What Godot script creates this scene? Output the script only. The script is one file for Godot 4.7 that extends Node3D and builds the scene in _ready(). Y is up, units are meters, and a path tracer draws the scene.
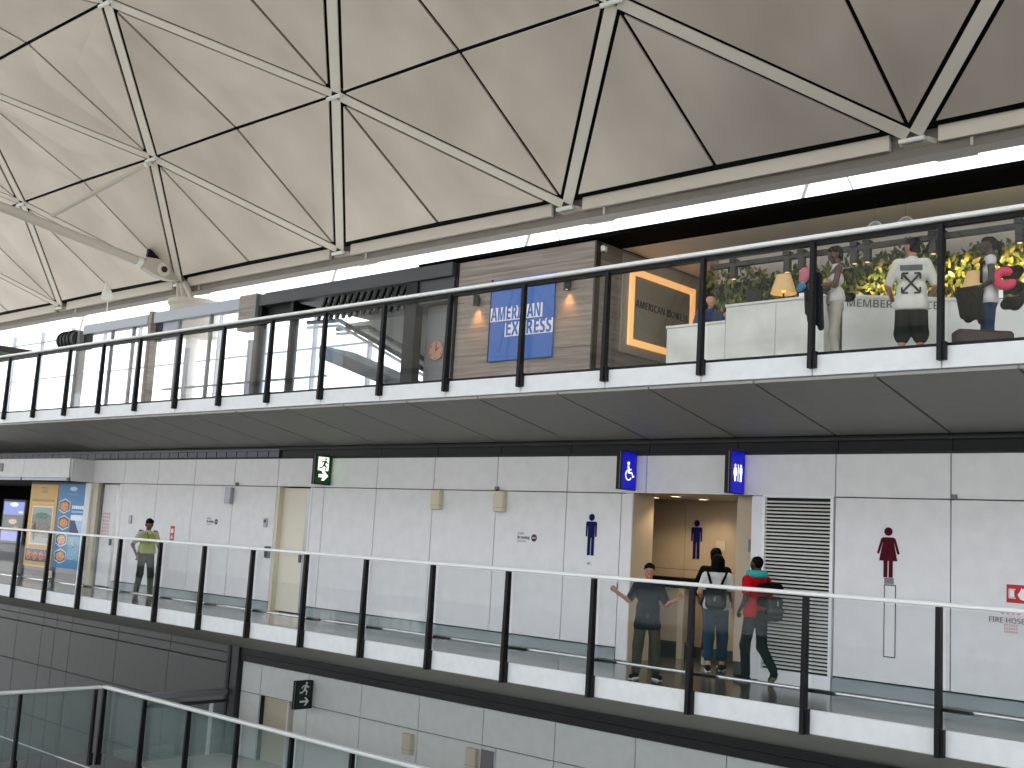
extends Node3D
# An airport concourse: two walkways with glass balustrades under a lattice vault. Units metres, y up.
# The middle walkway's floor is y = 0; its back wall stands at z = WALL, the balustrades at z = RAIL.

const WALL := -14.05
const RAIL := -11.86
const UP := 4.01        # upper floor
const LOW := -2.91      # lower floor
const SHOP := -15.0     # shop fronts of the upper floor
const PITCH := 1.528    # wall panel module
const BAY := 1.504      # balustrade bay

var M := {}
var boxes := {}
var taken := {}
var rng := RandomNumberGenerator.new()

func _ready():
	rng.seed = 7
	set_camera_and_light()
	make_materials()
	build_roof()
	build_floors()
	build_middle_wall()
	build_low_wall()
	build_balustrades()
	build_facades()
	build_restroom()
	build_wall_fittings()
	build_food_shop()
	build_upper_shops()
	build_lounge()
	build_people()

# ------------------------------------------------------------------ camera, sky, exposure
func set_camera_and_light():
	var cam := Camera3D.new()
	cam.name = "camera"
	cam.keep_aspect = Camera3D.KEEP_HEIGHT
	cam.fov = rad_to_deg(2.0 * atan(384.0 / 1140.0))
	cam.near = 0.05
	cam.far = 400.0
	add_child(cam)
	cam.transform = Transform3D(Basis(Vector3(0.740653, 0.056181, -0.669535), Vector3(0.048789, 0.989370, 0.136989), Vector3(0.670114, -0.134127, 0.730039)).orthonormalized(), Vector3(0, 1.71, 0))
	cam.current = true
	var sky_look := ProceduralSkyMaterial.new()
	sky_look.sky_top_color = Color(0.90, 0.95, 1.0)
	sky_look.sky_horizon_color = Color(1.0, 1.0, 1.0)
	sky_look.ground_horizon_color = Color(0.90, 0.90, 0.89)
	sky_look.ground_bottom_color = Color(0.88, 0.88, 0.87)
	sky_look.sky_energy_multiplier = 1.0
	sky_look.ground_energy_multiplier = 1.0
	sky_look.sun_angle_max = 0.0
	var sky := Sky.new()
	sky.sky_material = sky_look
	var env := Environment.new()
	env.background_mode = Environment.BG_SKY
	env.sky = sky
	env.tonemap_mode = Environment.TONE_MAPPER_LINEAR
	env.tonemap_exposure = 3.2
	env.sdfgi_enabled = true
	env.ssao_enabled = true
	env.ssil_enabled = true
	var we := WorldEnvironment.new()
	we.name = "environment"
	we.environment = env
	add_child(we)

# ------------------------------------------------------------------ materials
func flat(c: Color, rough := 0.6, metal := 0.0, spec := 0.5) -> StandardMaterial3D:
	var m := StandardMaterial3D.new()
	m.albedo_color = c
	m.roughness = rough
	m.metallic = metal
	m.metallic_specular = spec
	return m

func noise_tex(freq: float, a: Color, b: Color, s: int, octaves := 3, stretch := false) -> ImageTexture:
	var n := FastNoiseLite.new()
	n.seed = s
	n.frequency = freq
	n.fractal_octaves = octaves
	var size := 256
	var im := Image.create(size, size, false, Image.FORMAT_RGB8)
	for y in size:
		for x in size:
			# blend two shifted samples so that the tile wraps
			var u := float(x) / size
			var v := float(y) / size
			var sx := 0.12 if stretch else 1.0
			var q := 0.0
			q += n.get_noise_2d(x * sx, y) * (1.0 - u) * (1.0 - v)
			q += n.get_noise_2d((x - size) * sx, y) * u * (1.0 - v)
			q += n.get_noise_2d(x * sx, y - size) * (1.0 - u) * v
			q += n.get_noise_2d((x - size) * sx, y - size) * u * v
			im.set_pixel(x, y, a.lerp(b, clampf(0.5 + q * 1.3, 0.0, 1.0)))
	return ImageTexture.create_from_image(im)

func textured(c: Color, tex: Texture2D, scale: Vector3, rough := 0.6, metal := 0.0) -> StandardMaterial3D:
	var m := flat(c, rough, metal)
	m.albedo_texture = tex
	m.uv1_triplanar = true
	m.uv1_world_triplanar = true
	m.uv1_scale = scale
	return m

func glass(c: Color, a: float) -> StandardMaterial3D:
	var m := flat(Color(c.r, c.g, c.b, a), 0.02)
	m.transparency = BaseMaterial3D.TRANSPARENCY_ALPHA
	m.metallic_specular = 0.37
	return m

func glow(c: Color, e: float, base := Color(0.9, 0.9, 0.9)) -> StandardMaterial3D:
	var m := flat(base, 0.5)
	m.emission_enabled = true
	m.emission = c
	m.emission_energy_multiplier = e
	return m

func make_materials():
	var blotch := noise_tex(0.012, Color(0.90, 0.895, 0.885), Color(1, 1, 1), 3)
	var fine := noise_tex(0.03, Color(0.972, 0.972, 0.972), Color(1, 1, 1), 5)
	var grain := noise_tex(0.05, Color(0.78, 0.765, 0.75), Color(1, 1, 1), 11, 4, true)
	var veins := noise_tex(0.012, Color(0.90, 0.90, 0.89), Color(1, 1, 1), 21, 5)
	M.roof = []
	for c in [Color(0.905, 0.86, 0.81), Color(0.92, 0.875, 0.825), Color(0.89, 0.845, 0.795)]:
		M.roof.append(textured(c, blotch, Vector3.ONE * 0.11, 0.38, 0.30))
	M.rib = flat(Color(0.87, 0.84, 0.79), 0.5)
	M.strip = flat(Color(0.79, 0.755, 0.705), 0.55)
	M.slat = flat(Color(0.78, 0.77, 0.75), 0.5)
	M.roof_dark = flat(Color(0.02, 0.02, 0.02), 0.9)
	M.steel_beige = flat(Color(0.74, 0.715, 0.665), 0.5)
	M.brushed = flat(Color(0.62, 0.62, 0.61), 0.38, 0.7)
	M.beam = flat(Color(0.47, 0.445, 0.41), 0.7)
	M.white_steel = flat(Color(0.88, 0.88, 0.86), 0.5)
	M.wall = textured(Color(0.87, 0.863, 0.865), fine, Vector3.ONE * 0.4, 0.5)
	M.wall_low = textured(Color(0.87, 0.875, 0.865), fine, Vector3.ONE * 0.4, 0.5)
	M.joint = flat(Color(0.16, 0.16, 0.165), 0.9)
	M.dark_wall = textured(Color(0.34, 0.335, 0.335), fine, Vector3.ONE * 0.4, 0.5, 0.2)
	M.fascia = textured(Color(0.86, 0.86, 0.86), fine, Vector3.ONE * 0.6, 0.45)
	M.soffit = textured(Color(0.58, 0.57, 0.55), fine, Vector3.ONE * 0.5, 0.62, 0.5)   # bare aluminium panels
	M.band = flat(Color(0.07, 0.07, 0.075), 0.6)
	M.vent = flat(Color(0.33, 0.34, 0.37), 0.5, 0.2)
	M.floor_mid = textured(Color(0.31, 0.295, 0.27), blotch, Vector3.ONE * 0.3, 0.16)
	M.floor = textured(Color(0.74, 0.73, 0.70), blotch, Vector3.ONE * 0.2, 0.3)
	M.near = flat(Color(0.76, 0.74, 0.71), 0.7)
	M.lounge_ceiling = flat(Color(0.93, 0.90, 0.86), 0.7)
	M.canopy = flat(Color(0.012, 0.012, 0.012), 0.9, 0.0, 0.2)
	M.lounge_wall = flat(Color(0.86, 0.83, 0.79), 0.6)
	M.floor_cell = flat(Color(0.55, 0.54, 0.52), 0.5)
	M.skirting = flat(Color(0.55, 0.58, 0.59), 0.25, 0.6)
	M.track = flat(Color(0.13, 0.125, 0.12), 0.5)
	M.black = flat(Color(0.03, 0.03, 0.034), 0.5, 0.0, 0.35)
	M.post = flat(Color(0.05, 0.05, 0.055), 0.5, 0.0, 0.35)
	M.rail = flat(Color(0.88, 0.88, 0.87), 0.35, 0.1)
	M.chrome = flat(Color(0.82, 0.82, 0.82), 0.18, 0.9)
	M.glass = glass(Color(0.24, 0.36, 0.32), 0.045)
	M.glass.metallic_specular = 0.32
	M.glass_up = glass(Color(0.45, 0.52, 0.48), 0.015)
	M.glass_up.metallic_specular = 0.41
	M.glass_low = glass(Color(0.46, 0.55, 0.53), 0.24)
	M.glass_clear = glass(Color(0.8, 0.9, 0.95), 0.03)
	M.glass_blue = glass(Color(0.75, 0.85, 0.97), 0.14)
	M.wood = textured(Color(0.58, 0.535, 0.49), grain, Vector3(0.35, 0.9, 0.35), 0.5)
	M.wood_edge = flat(Color(0.17, 0.13, 0.11), 0.5)
	M.marble = textured(Color(0.86, 0.86, 0.83), veins, Vector3(0.5, 0.5, 0.5), 0.35)
	M.beige = textured(Color(0.75, 0.68, 0.58), fine, Vector3.ONE * 0.4, 0.5)
	M.cream = flat(Color(0.80, 0.76, 0.66), 0.5)
	M.grey = flat(Color(0.45, 0.45, 0.46), 0.5)
	M.grey_light = flat(Color(0.62, 0.63, 0.66), 0.45, 0.2)
	M.grey_dark = flat(Color(0.20, 0.20, 0.21), 0.5)
	M.white = flat(Color(0.9, 0.9, 0.9), 0.5)
	M.navy = flat(Color(0.06, 0.08, 0.30), 0.8, 0.0, 0.3)
	M.maroon = flat(Color(0.29, 0.02, 0.10), 0.8, 0.0, 0.3)
	M.red = flat(Color(0.72, 0.06, 0.05), 0.5)
	M.amber = flat(Color(0.70, 0.35, 0.12), 0.5)

# ------------------------------------------------------------------ nodes
func numbered(called: String) -> String:
	if not taken.has(called):
		taken[called] = 0
		return called
	taken[called] += 1
	return "%s_%03d" % [called, taken[called]]

func tag(o: Node, label: String, category: String, group := ""):
	o.set_meta("label", label)
	o.set_meta("category", category)
	if group != "":
		o.set_meta("group", group)
	return o

func thing(called: String, label: String, category: String, at := Vector3.ZERO, turn := 0.0, group := "") -> Node3D:
	var o := Node3D.new()
	o.name = numbered(called)
	add_child(o)
	o.position = at
	o.rotation.y = turn
	tag(o, label, category, group)
	return o

func setting(called: String) -> Node3D:
	var o := Node3D.new()
	o.name = numbered(called)
	add_child(o)
	o.set_meta("kind", "structure")
	return o

func put(parent: Node, called: String, mesh: Mesh, m: Material, at := Vector3.ZERO) -> MeshInstance3D:
	var o := MeshInstance3D.new()
	o.name = called if parent != self else numbered(called)
	o.mesh = mesh
	o.material_override = m
	o.position = at
	o.cast_shadow = GeometryInstance3D.SHADOW_CASTING_SETTING_ON
	parent.add_child(o, true)
	return o

# a box given by its two corners, in the parent's axes
func box(parent: Node, called: String, a: Vector3, b: Vector3, m: Material, bevel := 0.0) -> MeshInstance3D:
	var lo := Vector3(minf(a.x, b.x), minf(a.y, b.y), minf(a.z, b.z))
	var hi := Vector3(maxf(a.x, b.x), maxf(a.y, b.y), maxf(a.z, b.z))
	return put(parent, called, box_mesh(hi - lo, bevel), m, (lo + hi) / 2.0)

func box_mesh(size: Vector3, bevel := 0.0) -> Mesh:
	var key := "%.4f %.4f %.4f %.4f" % [size.x, size.y, size.z, bevel]
	if boxes.has(key):
		return boxes[key]
	var mesh: Mesh
	if bevel <= 0.0:
		var bm := BoxMesh.new()
		bm.size = size
		mesh = bm
	else:
		var st := begin()
		var h := size / 2.0
		var c := minf(bevel, minf(h.x, minf(h.y, h.z)) * 0.6)
		for ax in 3:
			for s in [-1.0, 1.0]:
				var u := (ax + 1) % 3
				var v := (ax + 2) % 3
				var pts := []
				for q in [[-1, -1], [1, -1], [1, 1], [-1, 1]]:
					var p := Vector3.ZERO
					p[ax] = s * h[ax]
					p[u] = q[0] * (h[u] - c)
					p[v] = q[1] * (h[v] - c)
					pts.append(p)
				var n := Vector3.ZERO
				n[ax] = s
				face(st, pts, n)
		for ax in 3:
			var u := (ax + 1) % 3
			var v := (ax + 2) % 3
			for su in [-1.0, 1.0]:
				for sv in [-1.0, 1.0]:
					var pts := []
					for q in [[-1, 0], [1, 0], [1, 1], [-1, 1]]:
						var p := Vector3.ZERO
						p[ax] = q[0] * (h[ax] - c)
						p[u] = su * (h[u] - (c if q[1] == 0 else 0.0))
						p[v] = sv * (h[v] - (0.0 if q[1] == 0 else c))
						pts.append(p)
					var n := Vector3.ZERO
					n[u] = su
					n[v] = sv
					face(st, pts, n.normalized())
		for sx in [-1.0, 1.0]:
			for sy in [-1.0, 1.0]:
				for sz in [-1.0, 1.0]:
					var k := Vector3(sx, sy, sz)
					face(st, [Vector3(h.x, h.y - c, h.z - c) * k, Vector3(h.x - c, h.y, h.z - c) * k, Vector3(h.x - c, h.y - c, h.z) * k], k.normalized())
		mesh = st.commit()
	boxes[key] = mesh
	return mesh

# ------------------------------------------------------------------ mesh making
func begin() -> SurfaceTool:
	var st := SurfaceTool.new()
	st.begin(Mesh.PRIMITIVE_TRIANGLES)
	return st

func tri(st: SurfaceTool, a: Vector3, b: Vector3, c: Vector3, n: Vector3):
	if (b - a).cross(c - a).dot(n) > 0.0:
		var t := b
		b = c
		c = t
	for p in [a, b, c]:
		st.set_normal(n)
		st.add_vertex(p)

func face(st: SurfaceTool, pts: Array, n := Vector3.ZERO):
	if n == Vector3.ZERO:
		n = (pts[1] - pts[0]).cross(pts[2] - pts[0]).normalized()
	for i in range(1, pts.size() - 1):
		tri(st, pts[0], pts[i], pts[i + 1], n)

# a polygon (possibly concave, planar) pushed along ext
func prism(st: SurfaceTool, pts: Array, ext: Vector3):
	var n := Vector3.ZERO
	for i in pts.size():
		var p: Vector3 = pts[i]
		var q: Vector3 = pts[(i + 1) % pts.size()]
		n += p.cross(q)
	n = n.normalized()
	if n.dot(ext) > 0.0:
		pts = pts.duplicate()
		pts.reverse()
		n = -n
	var e1: Vector3 = (pts[1] - pts[0]).normalized()
	var e2 := n.cross(e1)
	var flat2 := PackedVector2Array()
	for p in pts:
		flat2.append(Vector2((p - pts[0]).dot(e1), (p - pts[0]).dot(e2)))
	var t := Geometry2D.triangulate_polygon(flat2)
	for i in range(0, t.size(), 3):
		tri(st, pts[t[i]], pts[t[i + 1]], pts[t[i + 2]], n)
		tri(st, pts[t[i]] + ext, pts[t[i + 1]] + ext, pts[t[i + 2]] + ext, -n)
	for i in pts.size():
		var a: Vector3 = pts[i]
		var b: Vector3 = pts[(i + 1) % pts.size()]
		var sn := (b - a).cross(n).normalized()
		tri(st, a, b, b + ext, sn)
		tri(st, a, b + ext, a + ext, sn)

func prism_mesh(pts: Array, ext: Vector3) -> Mesh:
	var st := begin()
	prism(st, pts, ext)
	return st.commit()

# a tube along points; radii per point
func tube(st: SurfaceTool, path: Array, radii: Array, sides := 12, caps := true):
	var rings := []
	for i in path.size():
		var d: Vector3 = (path[mini(i + 1, path.size() - 1)] - path[maxi(i - 1, 0)]).normalized()
		var u := d.cross(Vector3.UP)
		if u.length() < 0.05:
			u = d.cross(Vector3.RIGHT)
		u = u.normalized()
		var v := d.cross(u).normalized()
		var ring := []
		for k in sides:
			var a := TAU * k / sides
			ring.append([path[i] + (u * cos(a) + v * sin(a)) * radii[i], u * cos(a) + v * sin(a)])
		rings.append(ring)
	for i in path.size() - 1:
		for k in sides:
			var k2 := (k + 1) % sides
			var q := [rings[i][k], rings[i][k2], rings[i + 1][k2], rings[i + 1][k]]
			var n: Vector3 = (q[0][1] + q[1][1] + q[2][1] + q[3][1]).normalized()
			for order in [[0, 1, 2], [0, 2, 3]]:
				var a: Vector3 = q[order[0]][0]
				var b: Vector3 = q[order[1]][0]
				var c: Vector3 = q[order[2]][0]
				var o: Array = order
				if (b - a).cross(c - a).dot(n) > 0.0:
					o = [order[0], order[2], order[1]]
				for j in o:
					st.set_normal(q[j][1])
					st.add_vertex(q[j][0])
	if caps:
		for e in [0, path.size() - 1]:
			var d: Vector3 = (path[0] - path[1]).normalized() if e == 0 else (path[e] - path[e - 1]).normalized()
			var pts := []
			for k in sides:
				pts.append(rings[e][k][0])
			face(st, pts, d)

func tube_mesh(path: Array, radii: Array, sides := 12) -> Mesh:
	var st := begin()
	tube(st, path, radii, sides)
	return st.commit()

# profile of (radius, height) turned round the y axis
func lathe_mesh(profile: Array, sides := 20) -> Mesh:
	var st := begin()
	for i in profile.size() - 1:
		var p: Vector2 = profile[i]
		var q: Vector2 = profile[i + 1]
		var dn := Vector2(q.y - p.y, p.x - q.x).normalized()
		for k in sides:
			var a := TAU * k / sides
			var b := TAU * (k + 1) / sides
			var da := Vector3(cos(a), 0, sin(a))
			var db := Vector3(cos(b), 0, sin(b))
			var pts := [da * p.x + Vector3.UP * p.y, db * p.x + Vector3.UP * p.y, db * q.x + Vector3.UP * q.y, da * q.x + Vector3.UP * q.y]
			var nrm := [da * dn.x + Vector3.UP * dn.y, db * dn.x + Vector3.UP * dn.y, db * dn.x + Vector3.UP * dn.y, da * dn.x + Vector3.UP * dn.y]
			for o in [[0, 1, 2], [0, 2, 3]]:
				if (pts[o[1]] - pts[o[0]]).cross(pts[o[2]] - pts[o[0]]).length() < 1e-9:
					continue
				var ord: Array = o
				if (pts[o[1]] - pts[o[0]]).cross(pts[o[2]] - pts[o[0]]).dot(nrm[o[0]]) > 0.0:
					ord = [o[0], o[2], o[1]]
				for j in ord:
					st.set_normal(nrm[j])
					st.add_vertex(pts[j])
	return st.commit()

# flat lettering with a little depth, centred on its origin, facing +z
func letters(parent: Node, called: String, text: String, height: float, m: Material, at: Vector3, turn := 0.0, bold := false, width := 0.0, depth := 0.006, serif := false) -> MeshInstance3D:
	var f := SystemFont.new()
	f.font_names = PackedStringArray(["Droid Serif" if serif else "Droid Sans"])
	f.font_weight = 700 if bold else 400
	var t := TextMesh.new()
	t.font = f
	t.text = text
	t.font_size = 64
	t.pixel_size = height / 46.0
	t.depth = depth
	t.curve_step = 2.0
	var o := put(parent, called, t, m, at)
	o.rotation.y = turn
	if width > 0.0:
		o.scale.x = width / maxf(t.get_aabb().size.x, 0.001)
	return o

# a printed sheet: a thin board with its print on the front, facing +z before it is turned
func poster(parent: Node, called: String, at: Vector3, w: float, h: float, im: Image, turn := 0.0, rough := 0.5) -> Node3D:
	var m := flat(Color.WHITE, rough)
	m.albedo_texture = ImageTexture.create_from_image(im)
	var st := begin()
	var q := [Vector3(-w / 2, h / 2, 0), Vector3(w / 2, h / 2, 0), Vector3(w / 2, -h / 2, 0), Vector3(-w / 2, -h / 2, 0)]
	var uv := [Vector2(0, 0), Vector2(1, 0), Vector2(1, 1), Vector2(0, 1)]
	for k in [0, 1, 2, 0, 2, 3]:
		st.set_normal(Vector3.BACK)
		st.set_uv(uv[k])
		st.add_vertex(q[k])
	var o := put(parent, called, st.commit(), m, at)
	o.rotation.y = turn
	return o

# ------------------------------------------------------------------ smooth bodies
# bones: [a, b, radius at a, radius at b]; joined with a soft minimum and meshed as surface nets
func blob(bones: Array, cell: float, k: float, into = null, cut := -99.0) -> ArrayMesh:
	var lo := Vector3.INF
	var hi := -Vector3.INF
	for b in bones:
		var r := maxf(b[2], b[3])
		for p in [b[0], b[1]]:
			lo = lo.min(p - Vector3.ONE * r)
			hi = hi.max(p + Vector3.ONE * r)
	var pad := 2.5 * cell + 0.5 / k
	lo -= Vector3.ONE * pad
	hi += Vector3.ONE * pad
	var nx := int(ceil((hi.x - lo.x) / cell)) + 1
	var ny := int(ceil((hi.y - lo.y) / cell)) + 1
	var nz := int(ceil((hi.z - lo.z) / cell)) + 1
	var F := PackedFloat32Array()
	F.resize(nx * ny * nz)
	var reach := 3.2 / k
	for b in bones:
		var a: Vector3 = b[0]
		var e: Vector3 = b[1]
		var ra: float = b[2]
		var rb: float = b[3]
		var ab := e - a
		var l2 := maxf(ab.length_squared(), 1e-9)
		var r := maxf(ra, rb) + reach
		var q0 := ((a.min(e) - Vector3.ONE * r - lo) / cell).floor()
		var q1 := ((a.max(e) + Vector3.ONE * r - lo) / cell).ceil()
		for iy in range(maxi(int(q0.y), 0), mini(int(q1.y), ny - 1) + 1):
			for iz in range(maxi(int(q0.z), 0), mini(int(q1.z), nz - 1) + 1):
				var row := (iy * nz + iz) * nx
				for ix in range(maxi(int(q0.x), 0), mini(int(q1.x), nx - 1) + 1):
					var p := lo + Vector3(ix, iy, iz) * cell - a
					var t := clampf(p.dot(ab) / l2, 0.0, 1.0)
					var d := (p - ab * t).length() - lerpf(ra, rb, t)
					if d < reach:
						F[row + ix] += exp(-k * maxf(d, -0.4))
	var V := PackedFloat32Array()
	V.resize(F.size())
	for i in F.size():
		V[i] = -log(F[i]) / k if F[i] > 0.0 else reach
	if cut > -90.0:
		for iy in ny:
			var under := cut - (lo.y + iy * cell)
			for i in range(iy * nz * nx, (iy + 1) * nz * nx):
				V[i] = maxf(V[i], under)
	var where := {}
	var verts := PackedVector3Array()
	var norms := PackedVector3Array()
	var sy := nz * nx
	for iy in ny - 1:
		for iz in nz - 1:
			var row := (iy * nz + iz) * nx
			for ix in nx - 1:
				var c := row + ix
				var v0 := V[c]
				var v1 := V[c + 1]
				var v2 := V[c + nx]
				var v3 := V[c + nx + 1]
				var v4 := V[c + sy]
				var v5 := V[c + sy + 1]
				var v6 := V[c + sy + nx]
				var v7 := V[c + sy + nx + 1]
				var inside := int(v0 < 0.0) + int(v1 < 0.0) + int(v2 < 0.0) + int(v3 < 0.0) + int(v4 < 0.0) + int(v5 < 0.0) + int(v6 < 0.0) + int(v7 < 0.0)
				if inside == 0 or inside == 8:
					continue
				var vv := [v0, v1, v2, v3, v4, v5, v6, v7]
				var sum := Vector3.ZERO
				var n := 0
				for ed in EDGES:
					var p: float = vv[ed[0]]
					var q: float = vv[ed[1]]
					if (p < 0.0) != (q < 0.0):
						sum += CORNER[ed[0]].lerp(CORNER[ed[1]], p / (p - q))
						n += 1
				where[c] = verts.size()
				verts.append(lo + (Vector3(ix, iy, iz) + sum / n) * cell)
				norms.append(Vector3(v1 + v3 + v5 + v7 - v0 - v2 - v4 - v6, v4 + v5 + v6 + v7 - v0 - v1 - v2 - v3, v2 + v3 + v6 + v7 - v0 - v1 - v4 - v5).normalized())
	var idx := PackedInt32Array()
	for c in where:
		var v0 := V[c]
		for ax in 3:
			var step := 1 if ax == 0 else (sy if ax == 1 else nx)
			var d1 := sy if ax == 0 else (nx if ax == 1 else 1)
			var d2 := nx if ax == 0 else (1 if ax == 1 else sy)
			if (v0 < 0.0) == (V[c + step] < 0.0):
				continue
			if not (where.has(c - d1) and where.has(c - d2) and where.has(c - d1 - d2)):
				continue
			var q := [where[c], where[c - d1], where[c - d1 - d2], where[c - d2]]
			var outward := norms[q[0]] + norms[q[2]]
			for o in [[0, 1, 2], [0, 2, 3]]:
				var A: int = q[o[0]]
				var B: int = q[o[1]]
				var C: int = q[o[2]]
				if (verts[B] - verts[A]).cross(verts[C] - verts[A]).dot(outward) > 0.0:
					idx.append_array([A, C, B])
				else:
					idx.append_array([A, B, C])
	var arr := []
	arr.resize(Mesh.ARRAY_MAX)
	if into != null:
		var off: int = into[0].size()
		into[0].append_array(verts)
		into[1].append_array(norms)
		for i in idx:
			into[2].append(i + off)
		return null
	arr[Mesh.ARRAY_VERTEX] = verts
	arr[Mesh.ARRAY_NORMAL] = norms
	arr[Mesh.ARRAY_INDEX] = idx
	var am := ArrayMesh.new()
	am.add_surface_from_arrays(Mesh.PRIMITIVE_TRIANGLES, arr)
	return am

const CORNER := [Vector3(0, 0, 0), Vector3(1, 0, 0), Vector3(0, 0, 1), Vector3(1, 0, 1), Vector3(0, 1, 0), Vector3(1, 1, 0), Vector3(0, 1, 1), Vector3(1, 1, 1)]
const EDGES := [[0, 1], [2, 3], [4, 5], [6, 7], [0, 2], [1, 3], [4, 6], [5, 7], [0, 4], [1, 5], [2, 6], [3, 7]]

# ------------------------------------------------------------------ the roof
const ROW_Y := [10.12, 12.85, 14.82, 15.87, 16.10, 15.87, 14.82, 12.85, 10.12]
const ROW_Z := [-21.42, -17.53, -13.10, -8.42, -3.40, 1.62, 6.30, 10.73, 14.62]
const ROW_X := [-9.13, -13.88, -8.96, -13.6, -9.1, -13.6, -9.1, -13.6, -9.1]   # x of one node of each row; nodes every 9 m
const MODULE := 9.0

func roof_node(r: int, k: int) -> Vector3:
	return Vector3(ROW_X[r] + MODULE * k, ROW_Y[r], ROW_Z[r])

func inset(p: Array, d: Array) -> Array:
	# p: three corners; d: how far each edge p[i]-p[i+1] moves inwards
	var n: Vector3 = (p[1] - p[0]).cross(p[2] - p[0]).normalized()
	var out := []
	for i in 3:
		var a: Vector3 = p[(i + 2) % 3]
		var b: Vector3 = p[i]
		var c: Vector3 = p[(i + 1) % 3]
		var n1 := n.cross((b - a).normalized())
		var n2 := n.cross((c - b).normalized())
		if n1.dot(c - a) < 0.0:
			n1 = -n1
		if n2.dot(a - b) < 0.0:
			n2 = -n2
		# b + x with x.n1 = d(i-1), x.n2 = d(i)
		var d1: float = d[(i + 2) % 3]
		var d2: float = d[i]
		var e := n1.dot(n2)
		var s := (d1 - d2 * e) / (1.0 - e * e)
		var t := (d2 - d1 * e) / (1.0 - e * e)
		out.append(b + n1 * s + n2 * t)
	return out

func roof_half(apex: Vector3, corner: Vector3, mid: Vector3, hub: Vector3, base_gap := 0.05) -> Mesh:
	# one panel: half of a triangle of the lattice, folded along the line from the middle of the base to the middle of the rib
	var q := inset([apex, corner, mid], [0.225, base_gap, 0.05])
	var out: Vector3 = (q[1] - q[0]).cross(q[2] - q[0]).normalized()
	if out.dot(hub - q[0]) > 0.0:
		out = -out
	var side: Vector3 = (q[0] + q[1]) / 2.0
	var dished: Vector3 = q[2] + out * 0.05
	var crown: Vector3 = (side + dished) / 2.0 + out * 0.035
	var st := begin()
	var skin := [[q[0], side, crown], [q[0], crown, dished], [side, q[1], crown], [crown, q[1], dished]]
	for t in skin:
		var n: Vector3 = (t[1] - t[0]).cross(t[2] - t[0]).normalized()
		if n.dot(out) > 0.0:
			n = -n
		tri(st, t[0], t[1], t[2], n)
		tri(st, t[0] + out * 0.05, t[1] + out * 0.05, t[2] + out * 0.05, -n)
	var rim := [q[0], q[1], dished]
	var mid3: Vector3 = (q[0] + q[1] + q[2]) / 3.0
	for i in 3:
		var a: Vector3 = rim[i]
		var b: Vector3 = rim[(i + 1) % 3]
		var n := (b - a).cross(out).normalized()
		if n.dot(a - mid3) < 0.0:
			n = -n
		face(st, [a, b, b + out * 0.05, a + out * 0.05], n)
	return st.commit()

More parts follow.
